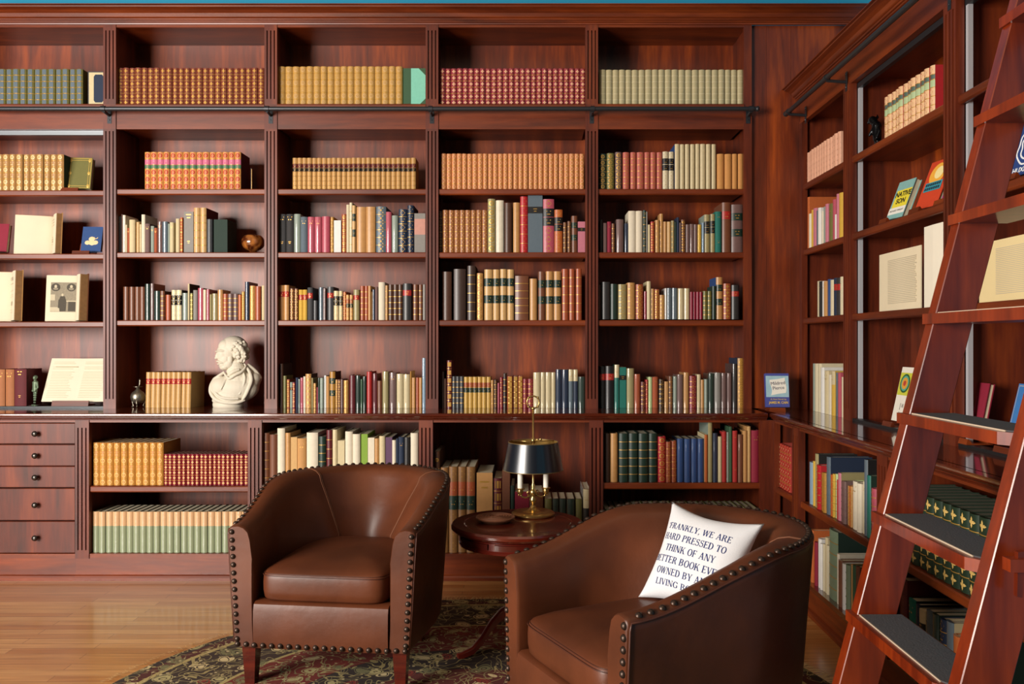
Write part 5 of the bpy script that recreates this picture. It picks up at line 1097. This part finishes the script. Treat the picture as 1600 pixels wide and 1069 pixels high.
    def nail(p, n):
        k = len(b.v); b.lathe([(NR, 0), (NR * 0.93, NR * 0.32), (NR * 0.66, NR * 0.62), (NR * 0.3, NR * 0.78), (0.0, NR * 0.82)], seg=10, cap=False)
        b.xf(Matrix.Translation(p) @ Vector(n).to_track_quat('Z', 'Y').to_matrix().to_4x4(), k)
    pts = []
    for i in range(400): s_ = sec(i / 400); pts.append(Vector(s_[6]).lerp(Vector(s_[7]), 0.45) + Vector((0, 0, 0.001)))
    acc = 0.0; last = pts[0]; step = 0.030
    for p in pts[1:]:
        acc += (p - last).length; last = p
        if acc >= step: acc = 0; q = path(pts.index(p) / 400)[1]; nail(p, (q.x * 0.35, q.y * 0.35, 1))
    b.build('edge_nailheads', NAILM, r, smooth=True); b = MB()
    for sx in (-1, 1):
        b = MB(); z = 0.568
        while z > ZB0 + 0.02: nail((sx * (HW - 0.016 + 0.024 * (z - 0.15) / 0.44), -0.0105, z), (0, -1, 0)); z -= 0.030
        b.build('arm_nailheads', NAILM, r, smooth=True)
    n = 20; b = MB()
    for k in range(n): nail((-HW + 0.016 + (2 * HW - 0.032) * k / (n - 1), -0.0165 if 1 < k < n - 2 else -0.0115, ZB0 + 0.012), (0, -1, 0))
    b.build('rail_nailheads', NAILM, r, smooth=True)
    for sx in (-1, 1):
        for y, sp in ((0.045, 0), (0.50, 1)):
            x = sx * (0.285 if not sp else 0.22); t, q = 0.027, 0.018; s0 = 0.05 * sp
            rows3 = [[(x + dx * q + sx * 0.006 * 0, y + dy * q + s0, 0) for dx, dy in ((-1, -1), (1, -1), (1, 1), (-1, 1))], [(x + dx * t, y + dy * t, 0.162) for dx, dy in ((-1, -1), (1, -1), (1, 1), (-1, 1))]]
            bb_ = MB(); bb_.grid(rows3, close_u=True); bb_.face(rows3[0]); bb_.face(rows3[1]); bb_.build('leg', WD, r)
    return r
chair('brown leather tub armchair with nailhead trim standing empty before the shelves', (-0.748, 3.035), -math.atan2(0.12, 0.99))
chair('brown leather tub armchair turned sideways with the white lettered cushion in it', (0.092, 2.352), -math.atan2(0.892, 0.453))
# lettered cushion
P1 = Vector((0.350, 2.66, 0.462)); ux = Vector((0.707, -0.700, -0.065)).normalized(); uy = Vector((0.13, 0.095, 0.285)); uy = (uy - ux * uy.dot(ux)).normalized(); un = ux.cross(uy)
if un.y > 0 and un.x > 0: un = -un
CW, CH = 0.335, 0.325
cu = empty('cushion', tuple(P1), 0, 'white square cushion with navy lettering leaning in the sideways armchair', 'cushion')
def pil(s, t, side):   # s,t in 0..1
    e = (1 - abs(2 * s - 1) ** 2.6) * (1 - abs(2 * t - 1) ** 2.6); e = max(0, e) ** 0.6
    ix = 0.028 * math.sin(math.pi * t) * (2 * s - 1) * -1 * (abs(2 * s - 1) ** 3); iy = 0.028 * math.sin(math.pi * s) * (2 * t - 1) * -1 * (abs(2 * t - 1) ** 3)
    wr = 0.0025 * noise.noise(Vector((s * 7, t * 7, side * 3)))
    return ux * ((s - 0.0) * CW + ix) + uy * (t * CH + iy) + un * side * (0.058 * e + wr * e)
dirn = 1 if un.dot(Vector((0, 0, EYE)) + Vector((0, 0, 0)) - P1) > 0 else -1
b = MB(); N = 36
for side in (dirn, -dirn): b.grid([[pil(i / N, j / N, side) for i in range(N + 1)] for j in range(N + 1)])
o = b.build('cushion_cover', mat('dadadc', 0.9, vary=0.03, bump=0.25, scale=300, sheen=0.2), cu, smooth=True)
lines = ['"FRANKLY, WE ARE', 'HARD PRESSED TO', 'THINK OF ANY', 'BETTER BOOK EVER', 'OWNED BY ANY', 'LIVING BOOK."']
tb = MB(); FS = 0.0345
for k, l in enumerate(lines):
    polys, wl = serif_text(l)
    for pg in polys:
        q = []
        for x, y in pg:
            s_ = 0.465 + (x - wl / 2) * 0.0268 / CW; tt = 0.745 - k * 0.112 + (y - 0.35) * 0.0300 / CH
            q.append(tuple(pil(min(0.998, max(0.002, s_)), max(0.002, tt), dirn) + un * dirn * 0.0012))
        tb.face(q)
tb.build('navy_lettering', mat('1a2c66', 0.8), o)
# drum table
T = (-0.043, 3.45); TZ = 0.531; RT = 0.272
tb = empty('drum_table', (T[0], T[1], RUGZ), 0, 'round mahogany drum table between the two armchairs', 'table'); z0 = TZ - RUGZ
MB().lathe([(RT - 0.02, z0 - 0.03), (RT - 0.006, z0 - 0.026), (RT, z0 - 0.018), (RT, z0 - 0.008), (RT - 0.006, z0), (RT - 0.05, z0), (RT - 0.053, z0 - 0.002), (RT - 0.056, z0), (0, z0)], seg=96, cap=False).build('tabletop', WD, tb, smooth=True, angle=30)
rr = RT - 0.03
MB().lathe([(0.0, z0 - 0.085), (rr - 0.012, z0 - 0.085), (rr - 0.002, z0 - 0.082), (rr, z0 - 0.074), (rr - 0.006, z0 - 0.068), (rr - 0.008, z0 - 0.04), (rr - 0.002, z0 - 0.034), (rr - 0.004, z0 - 0.028), (0.1, z0 - 0.027)], seg=96, cap=False).build('apron', mat('5c1a10', 0.25, coat=0.6), tb, smooth=True, angle=30)
for k in range(8):
    an = R(45 * k - 92); b = MB(); q = rr - 0.005
    for da0, da1, za, zb in ((-0.33, 0.33, z0 - 0.064, z0 - 0.044),):
        rows = [[(q * math.cos(an + da0 + (da1 - da0) * j / 10) * (1 + e), q * math.sin(an + da0 + (da1 - da0) * j / 10) * (1 + e), z) for j in range(11)] for e, z in ((0.0, za - 0.002), (0.02, za), (0.02, zb), (0.0, zb + 0.002))]
        b.grid(rows)
    b.build('drawer_front', mat('4a140c', 0.25, coat=0.6), tb, smooth=True, angle=30)
MB().lathe([(0.0, 0.12), (0.05, 0.12), (0.058, 0.14), (0.05, 0.17), (0.03, 0.2), (0.026, 0.3), (0.034, 0.38), (0.045, 0.42), (0.05, z0 - 0.085)], seg=28, cap=False).build('pedestal', WD, tb, smooth=True)
for k in range(3):
    an = R(205 + 120 * k); c, s = math.cos(an), math.sin(an)
    P = [(0.03, 0.17), (0.075, 0.155), (0.12, 0.115), (0.16, 0.06), (0.20, 0.025), (0.245, 0.012), (0.262, 0.012)]
    b = MB(); rows = []
    for i, (q, z) in enumerate(P):
        w_ = 0.018 - 0.0012 * i; h = 0.022 - 0.0022 * i; rows.append([(c * q - s * dx, s * q + c * dx, z + dz) for dx, dz in ((-w_, -h), (w_, -h), (w_, h * 0.6), (w_ * 0.5, h), (-w_ * 0.5, h), (-w_, h * 0.6))])
    b.grid(rows, close_u=True); b.face(rows[0]); b.face(rows[-1]); b.build('leg', mat('6a1c12', 0.3, coat=0.5), tb, smooth=True, angle=40)
# carved labyrinth coaster
c = empty('labyrinth_disc', (-0.134, 3.455, TZ), 0, 'carved wooden labyrinth disc lying on the round table', 'disc')
lm = mat('7a4a30', 0.6, vary=0.2, scale=80)
MB().lathe([(0.055, 0), (0.062, 0.004), (0.079, 0.014), (0.081, 0.019), (0.079, 0.022), (0.0, 0.0221)], seg=48, cap=False).build('disc', lm, c, smooth=True, angle=35)
b = MB()
for k, rr in enumerate((0.070, 0.059, 0.048, 0.037, 0.026, 0.015)):
    a0 = R(20 + 67 * k); b.tube([(rr * math.cos(a0 + t), rr * math.sin(a0 + t), 0.0225) for t in [R(318) * j / 40 for j in range(41)]], 0.0024, 6)
b.build('labyrinth_ridges', lm, c, smooth=True)
# bouillotte lamp
LX, LY = 0.022, 3.585
lamp = empty('candle_lamp', (LX, LY, TZ), 0, 'brass two-candle table lamp with a black tole shade on the round table', 'lamp')
MB().lathe([(0.088, 0), (0.092, 0.004), (0.092, 0.010), (0.084, 0.016), (0.072, 0.018), (0.060, 0.016), (0.04, 0.018), (0.022, 0.026), (0.012, 0.036), (0.009, 0.042)], seg=48).build('foot', BRASS, lamp, smooth=True, angle=50)
MB().lathe([(0.009, 0.036), (0.007, 0.05), (0.014, 0.058), (0.016, 0.068), (0.009, 0.078), (0.012, 0.09), (0.018, 0.098), (0.01, 0.108), (0.006, 0.118), (0.008, 0.128), (0.0042, 0.136), (0.0042, 0.455)], seg=20).build('stem', BRASS, lamp, smooth=True)
b = MB(); b.tube([(0.026 * math.cos(t), 0.0, 0.483 + 0.026 * math.sin(t)) for t in [2 * math.pi * k / 24 for k in range(24)]], 0.0034, 8, closed=True)
for k in range(4): t = R(45 + 90 * k); b.ball((0.028 * math.cos(t), 0, 0.483 + 0.028 * math.sin(t)), 0.005, seg=8)
b.ball((0, 0, 0.456), 0.008); b.build('carrying_ring', BRASS, lamp, smooth=True)
for sx, dy in ((-1, -0.01), (1, 0.01)):
    ar = MB(); ar.tube([(0, 0, 0.095), (sx * 0.018, dy, 0.082), (sx * 0.034, dy, 0.076), (sx * 0.050, dy, 0.082), (sx * 0.054, dy, 0.094)], [0.005, 0.004, 0.0035, 0.004, 0.005], 8)
    ar.tube([(sx * 0.018, dy, 0.084), (sx * 0.026, dy, 0.098), (sx * 0.018, dy, 0.106), (sx * 0.012, dy, 0.098)], 0.003, 7); ar.ball((sx * 0.06, dy, 0.088), 0.005)
    ao = ar.build('candle_arm', BRASS, lamp, smooth=True)
    MB().lathe([(0.005, 0.088), (0.010, 0.092), (0.014, 0.100), (0.012, 0.110), (0.019, 0.113), (0.020, 0.116), (0.012, 0.118)], c=(sx * 0.055, dy, 0), seg=20).build('candle_cup', BRASS, ao, smooth=True, angle=60)
    MB().lathe([(0.0115, 0.116), (0.0115, 0.232), (0.006, 0.238), (0, 0.24)], c=(sx * 0.055, dy, 0), seg=20).build('candle_sleeve', mat('e8e2d4', 0.5), lamp, smooth=True, angle=50)
shm = mat('10141c', 0.3, coat=0.7, crough=0.24); shi = mat('b08a48', 0.4, metal=0.5)
MB().lathe([(0.1285, 0.195), (0.106, 0.313)], seg=64, cap=False).build('shade', shm, lamp, smooth=True)
MB().lathe([(0.1275, 0.1955), (0.105, 0.3125)], seg=64, cap=False).build('shade_lining', shi, lamp, smooth=True)
b = MB(); b.tube([(0.1285 * math.cos(t), 0.1285 * math.sin(t), 0.195) for t in [2 * math.pi * k / 64 for k in range(64)]], 0.0018, 6, closed=True)
b.tube([(0.106 * math.cos(t), 0.106 * math.sin(t), 0.313) for t in [2 * math.pi * k / 64 for k in range(64)]], 0.0018, 6, closed=True); b.build('shade_rim', mat('8a744c', 0.35, metal=0.6), lamp, smooth=True)
b = MB()
for k in range(3): t = R(30 + 120 * k); b.tube([(0, 0, 0.313), (0.106 * math.cos(t), 0.106 * math.sin(t), 0.313)], 0.002, 6)
b.lathe([(0.0, 0.306), (0.009, 0.308), (0.009, 0.33), (0, 0.332)], seg=14); b.tube([(0.006, 0, 0.322), (0.03, -0.006, 0.324)], 0.0026, 6); b.ball((0.032, -0.006, 0.324), (0.006, 0.003, 0.006))
b.build('shade_holder', BRASS, lamp, smooth=True)
# ---------------------------------------------------------------- rolling ladder
YF, YN, TS = 2.15, 1.66, 0.042; SL = 0.26
def lx(z): return 0.468 * YF + (z - EYE) * SL
ld = empty('library_ladder', (lx(0) + 0.05, (YF + YN) / 2, 0), 0, 'tall mahogany rolling ladder leaning on the side wall rail', 'ladder')
o3 = (lx(0) + 0.05, (YF + YN) / 2, 0); WD_ = 0.10
for y in (YF, YN):
    b = MB(); z1 = 2.56; pr = [(lx(0.04), 0.04), (lx(0.04) + WD_, 0.04), (lx(z1) + WD_, z1), (lx(z1), z1)]
    c_ = 0.0022; n0 = [(x, y - c_, z) for x, z in pr]; 
    inner = [(x + (0.0022 if i in (0, 3) else -0.0022), z) for i, (x, z) in enumerate(pr)]
    rows = [[(x, y - TS, z) for x, z in inner], [(x, y - TS + c_, z) for x, z in pr], [(x, y - c_, z) for x, z in pr], [(x, y, z) for x, z in inner]]
    b.grid(rows, close_u=True); b.face(rows[0]); b.face(rows[-1])
    st = b.off(o3).build('stile', WL, ld)
    MB().lathe([(0.0, -0.012), (0.03, -0.012), (0.03, 0.012), (0.0, 0.012)], seg=20, cap=False).xf(Matrix.Translation(Vector((lx(0) + 0.055, y - TS - 0.016, 0.0395)) - Vector(o3)) @ Matrix.Rotation(R(90), 4, 'X')).build('wheel', STEEL, st, smooth=True, angle=40)
    MB().tube([(lx(2.45) + WD_ - 0.01, y - TS / 2, 2.50), (1.43, y - TS / 2, 2.53), (1.434, y - TS / 2, 2.578), (1.452, y - TS / 2, 2.590), (1.47, y - TS / 2, 2.575)], 0.008, 8).off(o3).build('rail_hook', STEEL, st, smooth=True)
DT = 0.262
k = -2
while True:
    zt = 1.090 + k * 0.2525; k += 1
    if zt < 0.2: continue
    if zt > 2.4: break
    x0 = lx(zt) - 0.004; b = MB(); ya, yb = YN - 0.0, YF - TS
    pl_ = [(x0 + 0.0035, yb), (x0 + 0.0035, YF), (x0 - 0.010, YF), (x0 - 0.010, ya + 0.03), (x0 + 0.012, ya), (x0 + 0.118, ya), (x0 + 0.118, yb)]
    b.prism(pl_, zt - 0.026, zt, 'z'); so = b.off(o3).build('step', WL, ld)
    pl2 = [(x0 + 0.012, yb - 0.006), (x0 + 0.008, ya + 0.032), (x0 + 0.022, ya + 0.008), (x0 + 0.112, ya + 0.008), (x0 + 0.112, yb - 0.006)]
    MB().prism(pl2, zt, zt + 0.003, 'z').off(o3).build('tread_carpet', mat('4a484a', 0.95, vary=0.25, bump=0.6, scale=220), so)
    MB().box(x0 + 0.006, x0 + 0.0085, ya + 0.03, yb - 0.006, zt, zt + 0.003).off(o3).build('tread_edging', mat('c8b49c', 0.4), so)
MB().box(0.905, 1.05, 1.572, 1.60, 0.838, 0.862).off(o3).build('locking_bar', WL, ld)
MB().prism([(0.922, 0.79), (0.932, 0.788), (0.938, 0.876), (0.924, 0.874)], 1.58, 1.592, 'y').off(o3).build('locking_wedge', WL, ld)
MB().tube([(1.03, 1.60, 0.85), (1.03, 1.618, 0.85)], 0.008, 8).off(o3).build('locking_pin', WL, ld)
